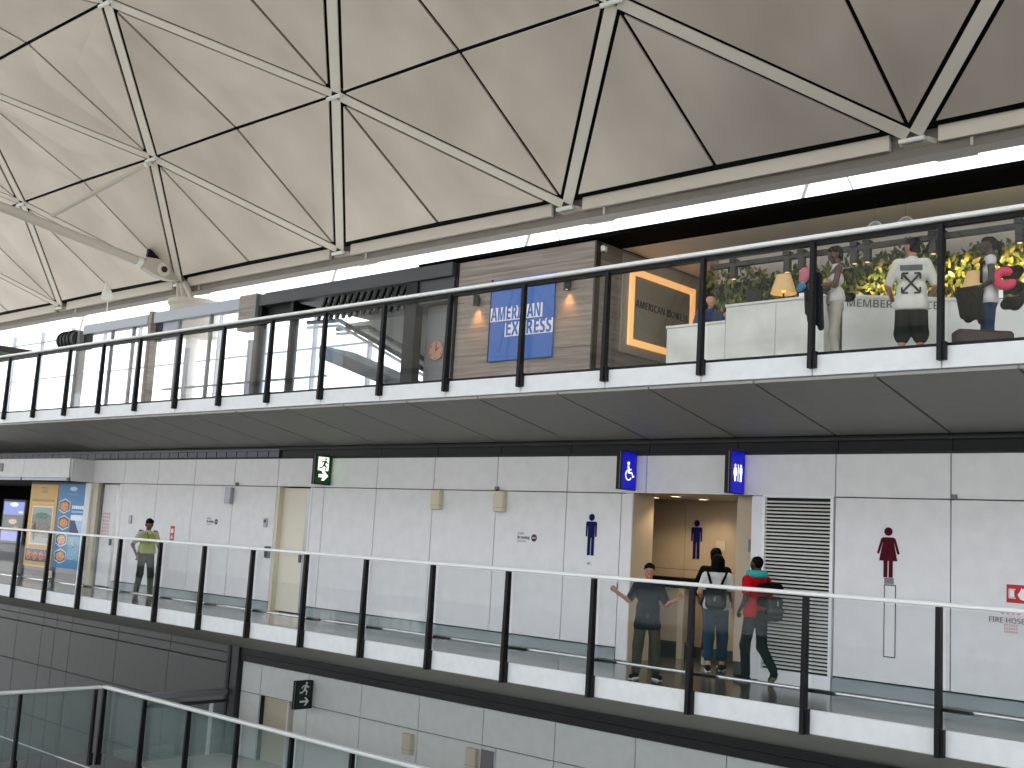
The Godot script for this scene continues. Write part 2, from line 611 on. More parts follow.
func build_roof():
	var roof := setting("ceiling")
	var hub := Vector3(0, -8, -3.4)
	var k0 := -7
	var k1 := 2
	for r in 8:
		var w0: int = 1 if ROW_X[r + 1] < ROW_X[r] else 0   # the upper row's node right of node k of this row has index k + w0
		var h := Vector3(ROW_X[r], hub.y, hub.z)
		var n0 := roof_node(r, 0)
		var n1 := roof_node(r, 1)
		var u0 := roof_node(r + 1, w0)
		var um := roof_node(r + 1, w0 - 1)
		var mid_low := (n0 + n1) / 2.0
		var mid_up := (u0 + um) / 2.0
		var glazed: bool = r == 4 or r == 5
		var gap := 0.05
		# four half panels per module: the triangle that stands on this row and the one that hangs from the next
		var shapes := [roof_half(u0, n0, mid_low, h, 0.29 if r == 0 else gap), roof_half(u0, n1, mid_low, h, 0.29 if r == 0 else gap), roof_half(n0, um, mid_up, h, gap), roof_half(n0, u0, mid_up, h, gap)]
		var rib_a := rib_mesh(n0, u0, h)
		var rib_b := rib_mesh(n0, um, h)
		for k in range(k0, k1 + 1):
			var at := Vector3(MODULE * k, 0, 0)
			for s in 4:
				put(roof, "roof_light_pane" if glazed else "roof_panel", shapes[s], M.glass_clear if glazed else M.roof[rng.randi() % 3], at)
			put(roof, "rib", rib_a, M.rib, at)
			put(roof, "rib", rib_b, M.rib, at)
			var pin := put(roof, "node_cap", node_cap(), M.white_steel, roof_node(r, k) + (hub - Vector3(hub.x, ROW_Y[r], ROW_Z[r])).normalized() * Vector3(0, 1, 1) * 0.09)
			pin.rotation.x = 0.3
		# dark backing above the joints
		if not glazed:
			var a := roof_node(r, k0 - 1)
			var b := roof_node(r, k1 + 2)
			var c := roof_node(r + 1, k1 + 2)
			var d := roof_node(r + 1, k0 - 1)
			a.x = -75.0
			d.x = -75.0
			b.x = 18.0
			c.x = 18.0
			var out := (b - a).cross(d - a).normalized()
			if out.y < 0.0:
				out = -out
			put(roof, "backing", prism_mesh([a + out * 0.20, b + out * 0.20, c + out * 0.20, d + out * 0.20], out * 0.1), M.roof_dark)
	# the edge: a light strip of trim under each bay, a beam behind it, heavy feet at the nodes
	for side in 2:
		var r := 0 if side == 0 else 8
		var z: float = ROW_Z[r]
		var s := -1.0 if side == 0 else 1.0
		var y: float = ROW_Y[r]
		for k in range(k0, k1 + 1):
			var x: float = ROW_X[r] + MODULE * k
			box(roof, "edge_strip", Vector3(x + 0.50, y + 0.16, z), Vector3(x + MODULE - 0.50, y - 0.17, z + s * 0.12), M.strip, 0.01)
			var foot := prism_mesh([Vector3(-0.30, y - 0.02, z), Vector3(0.30, y - 0.02, z), Vector3(1.05, y - 0.26, z + s * 0.62), Vector3(0.25, y - 0.26, z + s * 0.62)], Vector3(0, -0.10, s * 0.05))
			put(roof, "edge_foot", foot, M.steel_beige, Vector3(x, 0, 0))
			box(roof, "edge_plate", Vector3(x + 1.1, y - 0.17, z + s * 0.09), Vector3(x + 1.16, y - 0.34, z + s * 0.13), M.steel_beige)
		box(roof, "edge_beam", Vector3(-75, y + 0.3, z + s * 0.14), Vector3(18, y - 0.35, z + s * 0.60), M.beam)
	build_roof_ties()

func rib_mesh(a: Vector3, b: Vector3, hub: Vector3) -> Mesh:
	var along := (b - a).normalized()
	var inward := hub - (a + b) / 2.0
	inward.x = 0.0
	inward = (inward - along * inward.dot(along)).normalized()
	var across := along.cross(inward).normalized()
	var w := 0.135
	var s := a + along * 0.12 + inward * 0.005
	return prism_mesh([s - across * w, s + across * w, s + across * w - inward * 0.035, s - across * w - inward * 0.035], (b - a) - along * 0.24)

func node_cap() -> Mesh:
	if not boxes.has("cap"):
		boxes["cap"] = tube_mesh([Vector3(-0.26, 0, 0), Vector3(0.26, 0, 0)], [0.055, 0.055], 10)
	return boxes["cap"]

func build_roof_ties():
	# a tie tube comes down to a clevis at the column head, with a strut up to the lattice
	var g := roof_node(0, -3)
	var t := thing("roof_tie", "thick beige tie tube with a round pin plate at the roof edge", "tie tube")
	var far := Vector3(g.x, 11.75, -11.4)
	var near := Vector3(g.x, 10.54, -19.95)
	put(t, "tube", tube_mesh([near, far], [0.16, 0.16], 20), M.steel_beige)
	put(t, "collar", tube_mesh([near + (far - near).normalized() * 0.1, near + (far - near).normalized() * 0.28], [0.19, 0.19], 20), M.white_steel)
	var d := (near - far).normalized()
	var nrm := Vector3(1, 0, 0)
	var v := d.cross(nrm)
	var plate := [near + v * 0.20, near - v * 0.20, near + d * 0.45 - v * 0.30, near + d * 0.95 - v * 0.30, near + d * 1.6 - v * 0.12, near + d * 1.6 + v * 0.14, near + d * 0.95 + v * 0.30, near + d * 0.45 + v * 0.30]
	var pl: Array = []
	for p in plate:
		pl.append(p - nrm * 0.16)
	put(t, "pin_plate", prism_mesh(pl, nrm * 0.32), M.steel_beige)
	var c := near + d * 0.70
	put(t, "washer", tube_mesh([c + nrm * 0.14, c + nrm * 0.19], [0.25, 0.25], 20), M.rib)
	put(t, "pin", tube_mesh([c + nrm * 0.18, c + nrm * 0.24], [0.11, 0.11], 16), M.wood_edge)
	put(t, "gap_plate", prism_mesh([near + d * 0.0 - v * 0.52, near + d * 1.25 - v * 0.50, near + d * 1.3 - v * 0.22, near + d * 0.45 - v * 0.28, near + d * 0.02 - v * 0.25], nrm * 0.12), M.black)
	var s := thing("roof_strut", "thin beige strut between a lattice node and the tie tube", "strut")
	var n1 := roof_node(1, -2) - Vector3(0, 0.12, 0)
	var hit := Vector3(g.x, 11.24, -16.53) + Vector3(0, 0.15, 0)
	put(s, "tube", tube_mesh([n1, hit], [0.075, 0.075], 14), M.steel_beige)
	put(s, "end_cap", tube_mesh([n1, n1.lerp(hit, 0.06)], [0.05, 0.085], 14), M.white_steel)
	# the round column head under the pin
	var col := thing("roof_column", "round pale column head under the tie tube pin", "column", Vector3(g.x + 1.05, UP, -21.5))
	put(col, "shaft", lathe_mesh([Vector2(0, 0), Vector2(0.22, 0), Vector2(0.22, 4.3), Vector2(0, 4.3)], 24), M.white_steel)
	put(col, "drum", lathe_mesh([Vector2(0, 4.0), Vector2(0.86, 4.1), Vector2(0.88, 5.10), Vector2(0.95, 5.18), Vector2(0.95, 5.32), Vector2(0, 5.32)], 28), M.steel_beige)
	for a in [-0.5, -0.1, 0.4]:
		put(col, "bearing", tube_mesh([Vector3(a, 5.3, 0.4), Vector3(a * 0.4 - 0.7, 6.02, 0.15)], [0.08, 0.12], 12), M.steel_beige)
	# a small lamp head hung from the edge of the roof
	var lamp := thing("roof_speaker", "small white cone hung on a thin rod below the roof edge", "speaker", Vector3(-38.5, 8.8, -20.0))
	put(lamp, "rod", tube_mesh([Vector3(0, 0, 0), Vector3(0, 0.75, 0)], [0.02, 0.02], 6), M.white_steel)
	put(lamp, "cone", tube_mesh([Vector3(-0.25, 1.35, 0), Vector3(0.12, 0.75, 0.1)], [0.04, 0.22], 12), M.white_steel)

# ------------------------------------------------------------------ floors
func jx(k: int) -> float:
	return -5.47 - PITCH * k

func build_floors():
	var f := setting("floor_upper")
	box(f, "slab", Vector3(-75, UP - 0.02, RAIL - 0.1), Vector3(18, 3.75, -24.6), M.floor)
	box(f, "core", Vector3(-75, 3.76, WALL - 0.03), Vector3(18, 3.37, -24.6), M.floor_cell)
	for k in range(-4, 24):
		var a := jx(k) - 0.016
		var b := jx(k + 1) + 0.016
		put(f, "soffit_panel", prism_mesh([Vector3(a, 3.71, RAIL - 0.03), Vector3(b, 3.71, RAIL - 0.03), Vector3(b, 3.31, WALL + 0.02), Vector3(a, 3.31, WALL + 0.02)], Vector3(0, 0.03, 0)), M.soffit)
	put(f, "soffit_back", prism_mesh([Vector3(-60, 3.76, RAIL - 0.05), Vector3(12, 3.76, RAIL - 0.05), Vector3(12, 3.36, WALL + 0.02), Vector3(-60, 3.36, WALL + 0.02)], Vector3(0, 0.02, 0)), M.joint)
	for k in range(-3, 22):
		var x := -4.735 - BAY * k
		box(f, "fascia_panel", Vector3(x - 0.004, 3.76, RAIL - 0.10), Vector3(x - BAY + 0.004, 4.0, RAIL - 0.03), M.fascia, 0.006)
	box(f, "fascia_foot", Vector3(-38, 3.71, RAIL - 0.08), Vector3(2, 3.757, RAIL - 0.05), M.grey)
	var g := setting("floor_middle")
	box(g, "slab", Vector3(-60, 0, RAIL - 0.1), Vector3(12, -0.24, WALL - 0.32), M.floor_mid)
	for k in range(-3, 22):
		var x := -4.735 - BAY * k
		box(g, "fascia_panel", Vector3(x - 0.004, -0.235, RAIL - 0.10), Vector3(x - BAY + 0.004, 0.02, RAIL - 0.03), M.fascia, 0.006)
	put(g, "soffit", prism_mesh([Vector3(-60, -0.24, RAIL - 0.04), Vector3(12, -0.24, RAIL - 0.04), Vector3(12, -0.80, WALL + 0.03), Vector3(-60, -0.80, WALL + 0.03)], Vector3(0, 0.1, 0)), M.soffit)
	var h := setting("floor_lower")
	box(h, "slab", Vector3(-20.2, LOW, WALL - 0.25), Vector3(12, LOW - 0.3, RAIL - 0.2), M.floor)
	box(h, "bridge", Vector3(-19.4, LOW, RAIL + 0.12), Vector3(12, LOW - 0.3, -3.0), M.floor)
	var v := setting("floor_void")
	box(v, "slab", Vector3(-75, -7.0, WALL), Vector3(18, -7.3, 15.6), M.floor)
	var n := setting("floor_near")
	box(n, "slab", Vector3(-60, 0, -2.4), Vector3(18, -0.4, 15.6), M.floor)

# ------------------------------------------------------------------ the wall behind the middle walkway
func panel(parent: Node, x0: float, x1: float, y0: float, y1: float, m: Material, z := WALL, called := "panel"):
	box(parent, called, Vector3(x0 + 0.007, y0 + 0.007, z - 0.04), Vector3(x1 - 0.007, y1 - 0.007, z), m, 0.004)

func build_middle_wall():
	var w := setting("wall_middle")
	# backing in pieces round the openings
	for s in [[-25.5, -19.2], [-18.06, -10.3], [-8.22, 12.0]]:
		box(w, "backing", Vector3(s[0], 0, WALL - 0.2), Vector3(s[1], 3.1, WALL - 0.045), M.joint)
	for s in [[-26.95, -25.5], [-19.2, -18.06], [-10.3, -8.22]]:
		box(w, "backing", Vector3(s[0], 2.5, WALL - 0.2), Vector3(s[1], 3.1, WALL - 0.045), M.joint)
	box(w, "door_back", Vector3(-28, 0, WALL - 0.3), Vector3(-17, 2.6, WALL - 0.22), M.joint)
	for k in range(-6, 14):
		var x1 := jx(k)
		var x0 := jx(k + 1)
		panel(w, x0, x1, 2.49, 3.065, M.wall)
		if k in [1, 2, 3, 8, 13]:
			continue
		panel(w, x0, x1, 0.18, 2.49, M.wall)
	panel(w, jx(4), -10.5, 0.18, 2.49, M.wall)
	panel(w, -10.5, -10.28, 0.0, 2.49, M.wall)
	panel(w, -8.25, -8.06, 0.0, 2.49, M.wall)
	panel(w, jx(9) + 0.0, -19.2, 0.18, 2.49, M.wall)
	panel(w, -18.06, jx(8), 0.18, 2.49, M.wall)
	panel(w, -25.5, jx(13), 0.18, 2.49, M.wall)
	for s in [[-25.5, -19.2], [-18.06, -10.5], [-7.0, 12.0]]:
		box(w, "skirting", Vector3(s[0], 0.0, WALL - 0.03), Vector3(s[1], 0.17, WALL + 0.012), M.skirting, 0.004)
	# the dark band between panels and soffit
	box(w, "vent_sill", Vector3(-60, 3.04, WALL - 0.3), Vector3(12, 3.065, WALL - 0.045), M.vent)
	box(w, "head_trim", Vector3(-60, 3.22, WALL - 0.02), Vector3(-19.25, 3.26, WALL + 0.01), M.vent)
	box(w, "head_trim", Vector3(-19.25, 3.24, WALL - 0.02), Vector3(12, 3.27, WALL + 0.01), M.band)
	# grey louvre blades stand in the vent towards the far end; nearer it is closed with black boards
	box(w, "vent_back", Vector3(-60, 3.07, WALL - 0.3), Vector3(12, 3.37, WALL - 0.12), M.band)
	for k in range(-8, 9):
		box(w, "black_board", Vector3(jx(k) - 0.006, 3.07, WALL - 0.1), Vector3(jx(k + 1) + 0.006, 3.30, WALL - 0.06), M.black)
	for k in range(48, 112):
		box(w, "vent_slat", Vector3(-1.0 - 0.382 * k, 3.07, WALL - 0.1), Vector3(-1.0 - 0.382 * k - 0.35, 3.22, WALL - 0.06), M.vent)
	var rear := setting("wall_light_block")  # unseen boards added to keep daylight out of the space behind the wall
	box(rear, "board", Vector3(-75, -7.0, -24.6), Vector3(18, 3.4, -24.3), M.near)
	box(rear, "end_board", Vector3(11.8, -7.0, -24.3), Vector3(12.0, 3.4, WALL), M.near)
	box(rear, "end_board", Vector3(-60.2, -7.0, -24.3), Vector3(-60.0, 3.4, WALL), M.near)
	# louvred panel beside the restroom
	var l := thing("louvre_screen", "tall white louvre grille with close horizontal slats beside the restroom entrance", "louvre", Vector3(-7.54, 0, WALL))
	for s in [-1, 1]:
		box(l, "frame_bar", Vector3(s * 0.525, 0.17, -0.05), Vector3(s * 0.485, 2.47, 0.02), M.white)
	box(l, "frame_bar", Vector3(-0.525, 2.47, -0.05), Vector3(0.525, 2.50, 0.02), M.white)
	box(l, "frame_bar", Vector3(-0.525, 0.0, -0.05), Vector3(0.525, 0.17, 0.02), M.white)
	box(l, "back_plate", Vector3(-0.5, 0.17, -0.045), Vector3(0.5, 2.47, -0.035), M.black)
	var n := 46
	for i in n:
		var y := 0.2 + 2.25 * i / n
		put(l, "slat", slat_mesh(), M.slat, Vector3(0, y, 0))
	# doors in the wall
	wall_door("door_1", -18.63, 1.0, flat(Color(0.86, 0.83, 0.76), 0.5), M.brushed)
	wall_door("door_2", -26.0, 0.85, M.wall, M.brushed)
	put(get_node("door_2"), "red_lettering", strokes(4, 0.075, 0.06, 77, 7), flat(Color(0.80, 0.38, 0.38), 0.6), Vector3(-26.36, 1.22, WALL - 0.109))
	var s1 := Node3D.new()
	s1.name = "door_frame"
	w.add_child(s1, true)
	box(s1, "reveal", Vector3(-19.2, 0, WALL - 0.35), Vector3(-19.12, 2.49, WALL), M.cream)
	box(s1, "reveal", Vector3(-18.06, 0, WALL - 0.35), Vector3(-18.12, 2.49, WALL), M.wall)

func slat_mesh() -> Mesh:
	if not boxes.has("slat"):
		boxes["slat"] = prism_mesh([Vector3(-0.485, 0.0, 0.012), Vector3(-0.485, 0.020, 0.010), Vector3(-0.485, 0.026, -0.02), Vector3(-0.485, 0.014, -0.02)], Vector3(0.97, 0, 0))
	return boxes["slat"]

func wall_door(called: String, x: float, w: float, m: Material, strip: Material):
	var d := setting(called)
	box(d, "leaf", Vector3(x - w / 2, 0.02, WALL - 0.16), Vector3(x + w / 2 - 0.22, 2.47, WALL - 0.11), m, 0.004)
	box(d, "metal_strip", Vector3(x + w / 2 - 0.22, 0.02, WALL - 0.16), Vector3(x + w / 2, 2.47, WALL - 0.09), strip, 0.004)
	box(d, "handle", Vector3(x + w / 2 - 0.30, 1.0, WALL - 0.1), Vector3(x + w / 2 - 0.24, 1.16, WALL - 0.06), M.grey_dark, 0.01)
	box(d, "frame", Vector3(x - w / 2 - 0.06, 0, WALL - 0.2), Vector3(x - w / 2, 2.49, WALL - 0.06), M.grey)

# ------------------------------------------------------------------ the wall of the lower level
func build_low_wall():
	var w := setting("wall_lower")
	box(w, "backing", Vector3(-18.1, -7, WALL - 0.2), Vector3(12, -0.8, WALL - 0.045), M.joint)
	box(w, "backing", Vector3(-19.9, -1.66, WALL - 0.2), Vector3(-18.1, -0.8, WALL - 0.045), M.joint)
	box(w, "backing", Vector3(-19.9, -7, WALL - 0.2), Vector3(-19.22, -1.66, WALL - 0.045), M.joint)
	for k in range(-6, 10):
		var x0 := maxf(jx(k + 1), -19.88)
		var x1 := jx(k)
		panel(w, x0, x1, -1.65, -1.06, M.wall_low)
		if k == 8:
			panel(w, -18.1, x1, LOW, -1.65, M.wall_low)
			continue
		if k == 4:
			panel(w, x0, -12.8, LOW, -1.65, M.wall_low)
			panel(w, -12.8, x1, LOW, -1.65, M.wall_low)
			continue
		panel(w, x0, x1, LOW, -1.65, M.wall_low)
	box(w, "recess", Vector3(-19.24, LOW, WALL - 0.17), Vector3(-18.1, -1.66, WALL - 0.13), M.cream)
	box(w, "recess_reveal", Vector3(-18.35, LOW, WALL - 0.13), Vector3(-18.3, -1.66, WALL - 0.03), M.white)
	for s in [[-1.055, -0.93], [-0.92, -0.79]]:
		box(w, "head_band", Vector3(-19.9, s[0], WALL - 0.02), Vector3(12, s[1], WALL + 0.05 + 0.06 * (s[1] + 0.9)), M.band)
	# dark panels further along
	var d := setting("wall_dark")
	box(d, "backing", Vector3(-75, -7, WALL - 0.2), Vector3(-20.3, -0.4, WALL - 0.045), M.joint)
	var xs := [-20.4, -22.63, -24.87, -27.1, -27.9, -28.6, -30.0, -32.2, -34.4, -36.6, -38.8, -41.0, -43.2]
	var ys := [-0.45, -0.95, -1.15, -2.13, -3.4, -4.13, -5.5, -7.0]
	for i in xs.size() - 1:
		for j in ys.size() - 1:
			panel(d, xs[i + 1], xs[i], ys[j + 1], ys[j], M.dark_wall, WALL + (0.03 if j >= 2 else 0.0))
	box(d, "light_trim", Vector3(-43, -4.15, WALL), Vector3(-20.4, -4.12, WALL + 0.035), M.white)
	box(d, "column", Vector3(-20.34, -7, WALL - 0.1), Vector3(-19.92, -0.5, WALL + 0.10), M.grey_dark, 0.01)
	box(d, "column_seam", Vector3(-20.25, -7, WALL + 0.09), Vector3(-20.17, -0.5, WALL + 0.115), M.black)

# ------------------------------------------------------------------ balustrades
func build_balustrades():
	var top := thing("glass_balustrade", "upper walkway's glass balustrade with black posts and a pale flat handrail", "balustrade", Vector3(0, UP, RAIL))
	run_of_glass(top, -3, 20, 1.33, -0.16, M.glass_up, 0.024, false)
	var mid := thing("glass_balustrade", "middle walkway's glass balustrade with black posts and a chrome rail near its foot", "balustrade", Vector3(0, 0, RAIL))
	run_of_glass(mid, -3, 20, 1.27, -0.235, M.glass, 0.0, true)
	var low := thing("glass_balustrade", "lower level's glass balustrade that turns a corner, smoky glass with black posts", "balustrade", Vector3(-21.29, LOW, RAIL + 0.02))
	var h := 1.255
	for i in 15:
		var x := 0.02 + 1.506 * i
		post(low, Vector3(x, 0, 0), -0.2, h, 0.0)
		box(low, "glass_panel", Vector3(x + 0.04, 0.02, -0.075), Vector3(x + 1.47, h - 0.03, -0.063), M.glass_low)
	box(low, "handrail", Vector3(-0.05, h - 0.01, -0.09), Vector3(22.7, h + 0.045, 0.04), M.rail, 0.015)
	for i in 6:
		var z := 0.16 + 1.5 * i
		post(low, Vector3(-0.02, 0, z), -0.2, h, PI / 2)
		box(low, "glass_panel", Vector3(-0.08, 0.02, z + 0.04), Vector3(-0.068, h - 0.03, z + 1.46), M.glass_low)
	box(low, "handrail", Vector3(-0.09, h - 0.01, 0.04), Vector3(0.04, h + 0.045, 9.2), M.rail, 0.015)
	var side := thing("glass_barrier", "short grey railed barrier between the dark column and the lower balustrade", "barrier", Vector3(-20.2, LOW, WALL + 0.12))
	box(side, "handrail", Vector3(-0.06, 1.16, 0), Vector3(0.06, 1.27, 1.8), M.grey, 0.01)
	box(side, "lower_rail", Vector3(-0.04, 1.0, 0), Vector3(0.04, 1.06, 1.8), M.grey_dark, 0.01)
	box(side, "glass_panel", Vector3(-0.006, 0.05, 0.05), Vector3(0.006, 1.0, 1.75), M.glass_low)
	box(side, "end_post", Vector3(-0.03, 0, 0.3), Vector3(0.03, 1.0, 0.36), M.white)

func post(parent: Node3D, at: Vector3, foot: float, head: float, turn: float):
	var key := "post %.3f %.3f" % [foot, head]
	if not boxes.has(key):
		# a flat bar that steps back above its foot
		boxes[key] = prism_mesh([Vector3(-0.027, foot, 0.05), Vector3(-0.027, head - 0.01, 0.03), Vector3(-0.027, head - 0.01, -0.04), Vector3(-0.027, foot, -0.05)], Vector3(0.054, 0, 0))
		boxes[key + "f"] = prism_mesh([Vector3(0.02, foot + 0.005, 0.03), Vector3(0.02, 0.03, 0.03), Vector3(0.02, 0.03, -0.04), Vector3(0.02, foot + 0.005, -0.04)], Vector3(0.045, 0, 0))
	var o := put(parent, "post", boxes[key], M.post, at)
	o.rotation.y = turn
	var q := put(o, "clamp", boxes[key + "f"], M.black)
	q.position = Vector3.ZERO

func run_of_glass(t: Node3D, k0: int, k1: int, head: float, foot: float, g: Material, lower_bar: float, kick: bool):
	for k in range(k0, k1 + 1):
		var x := -4.735 - BAY * k
		post(t, Vector3(x, 0, 0), foot - 0.01, head, 0.0)
		if k < k1:
			box(t, "glass_panel", Vector3(x - BAY + 0.045, 0.03, -0.085), Vector3(x - 0.02, head - 0.03, -0.073), g)
	var xa := -4.735 - BAY * k1
	var xb := -4.735 - BAY * k0
	if kick:
		box(t, "handrail", Vector3(xa, head - 0.01, -0.10), Vector3(xb, head + 0.035, 0.04), M.rail, 0.012)
		put(t, "kick_rail", tube_mesh([Vector3(xa, 0.22, -0.16), Vector3(xb, 0.22, -0.16)], [0.021, 0.021], 10), M.chrome)
		for k in range(k0, k1 + 1):
			var x := -4.735 - BAY * k
			box(t, "rail_bracket", Vector3(x - 0.02, 0.20, -0.14), Vector3(x + 0.30, 0.235, -0.10), M.black)
	else:
		box(t, "handrail", Vector3(xa, head + 0.022, -0.11), Vector3(xb, head + 0.075, 0.05), M.rail, 0.014)
		box(t, "rail_shadow_strip", Vector3(xa, head - 0.035, -0.09), Vector3(xb, head + 0.02, -0.01), M.post)  # black strip that stands for the shadow beneath the handrail
		box(t, "foot_seal", Vector3(xa, 0.0, -0.10), Vector3(xb, 0.028, -0.06), M.post)

# ------------------------------------------------------------------ glazing round the hall
func build_facades():
	# behind the shops: tall glazing under the roof edge
	var f := setting("window_1")
	for i in 30:
		var x := -74.0 + 3.0 * i
		box(f, "mullion", Vector3(x - 0.05, UP, -24.55), Vector3(x + 0.05, 10.2, -24.4), M.grey_light)
		if i < 29:
			box(f, "pane", Vector3(x + 0.05, UP + 0.05, -24.49), Vector3(x + 2.95, 10.2, -24.475), M.glass_clear)
	for y in [UP + 1.25, UP + 3.9, 9.68]:
		box(f, "transom", Vector3(-74, y, -24.53), Vector3(13, y + 0.06, -24.42), M.grey_light)
	for k in range(-7, 2):
		var x: float = ROW_X[0] + MODULE * k
		var v := thing("roof_prop", "thin grey raking prop behind the roof edge against bright glazing", "roof prop", Vector3(x, 0, -24.4), 0.0, "raking props behind the roof edge")
		put(v, "rod", tube_mesh([Vector3(5.3, 11.2, 0), Vector3(4.77, 9.72, 0)], [0.05, 0.05], 10), M.steel_beige)
		put(v, "cross_rod", tube_mesh([Vector3(5.9, 11.2, 0.0), Vector3(6.54, 9.72, 0.0)], [0.025, 0.025], 8), M.steel_beige)
	# the other side of the hall, behind the viewer
	var w := setting("wall_near")
	box(w, "breast", Vector3(-75, -0.45, 15.6), Vector3(18, 0.7, 16.0), M.near)
	box(w, "upper_wall", Vector3(-75, 9.0, 15.6), Vector3(18, 10.3, 16.0), M.near)
	for i in 31:  # unseen tall glazing, added to send level daylight onto the walls
		box(w, "mullion", Vector3(-75 + 3.0 * i, 0.7, 15.65), Vector3(-74.85 + 3.0 * i, 9.0, 15.9), M.grey)
		if i < 30:
			box(w, "pane", Vector3(-74.85 + 3.0 * i, 0.7, 15.78), Vector3(-72 + 3.0 * i, 9.0, 15.795), M.glass_clear)
	box(w, "foot", Vector3(-75, -7.0, 15.6), Vector3(18, -3.9, 16.0), M.near)
	var x := -75.0
	for o in [[-54.90, -50.99, -3.83, -3.07], [-49.91, -48.07, -3.83, -2.10], [-44.48, -41.56, -3.18, -1.56], [-38.63, -37.22, -2.21, -1.01], [-33.42, -30.92, -1.23, -0.58], [-28.97, -28.21, -1.45, -0.47]]:
		box(w, "pier", Vector3(x, -3.9, 15.6), Vector3(o[0], -0.45, 16.0), M.near)
		box(w, "sill", Vector3(o[0], -3.9, 15.6), Vector3(o[1], o[2], 16.0), M.near)
		box(w, "lintel", Vector3(o[0], o[3], 15.6), Vector3(o[1], -0.45, 16.0), M.near)
		for i in range(1, 4):
			var xx := lerpf(o[0], o[1], i / 4.0)
			box(w, "window_bar", Vector3(xx - 0.05, o[2], 15.7), Vector3(xx + 0.05, o[3], 15.8), M.grey)
		x = o[1]
	box(w, "pier", Vector3(x, -3.9, 15.6), Vector3(18, -0.45, 16.0), M.near)
	var e := setting("wall_end")  # unseen end, glazed above to bring more daylight onto the vault
	box(e, "panel", Vector3(17.6, -7, -24.5), Vector3(18, 1.0, 16.0), M.near)
	for i in 13:
		box(e, "mullion", Vector3(17.7, 1.0, -24.5 + 3.0 * i), Vector3(17.9, 10.0, -24.35 + 3.0 * i), M.grey)
		if i < 12:
			box(e, "pane", Vector3(17.79, 1.0, -24.35 + 3.0 * i), Vector3(17.805, 10.0, -21.5 + 3.0 * i), M.glass_clear)

# ------------------------------------------------------------------ restroom entrance
func downlight(parent: Node3D, at: Vector3, energy: float):
	var d := Node3D.new()
	d.name = "downlight"
	parent.add_child(d, true)
	d.position = at
	put(d, "lamp_disc", lathe_mesh([Vector2(0, -0.004), Vector2(0.075, -0.004), Vector2(0.075, 0.0)], 20), glow(Color(1.0, 0.86, 0.66), 3.0))
	put(d, "lamp_ring", lathe_mesh([Vector2(0.075, 0.0), Vector2(0.075, -0.012), Vector2(0.095, -0.012), Vector2(0.095, 0.0)], 20), M.white)
	var s := SpotLight3D.new()
	s.name = "downlight_beam"
	s.light_color = Color(1.0, 0.90, 0.76)
	s.light_energy = energy
	s.spot_angle = 68.0
	s.spot_angle_attenuation = 0.6
	s.spot_range = 20.0
	s.light_size = 0.07
	s.shadow_enabled = true
	d.add_child(s)
	s.position = Vector3(0, -0.02, 0)
	s.rotation.x = -PI / 2

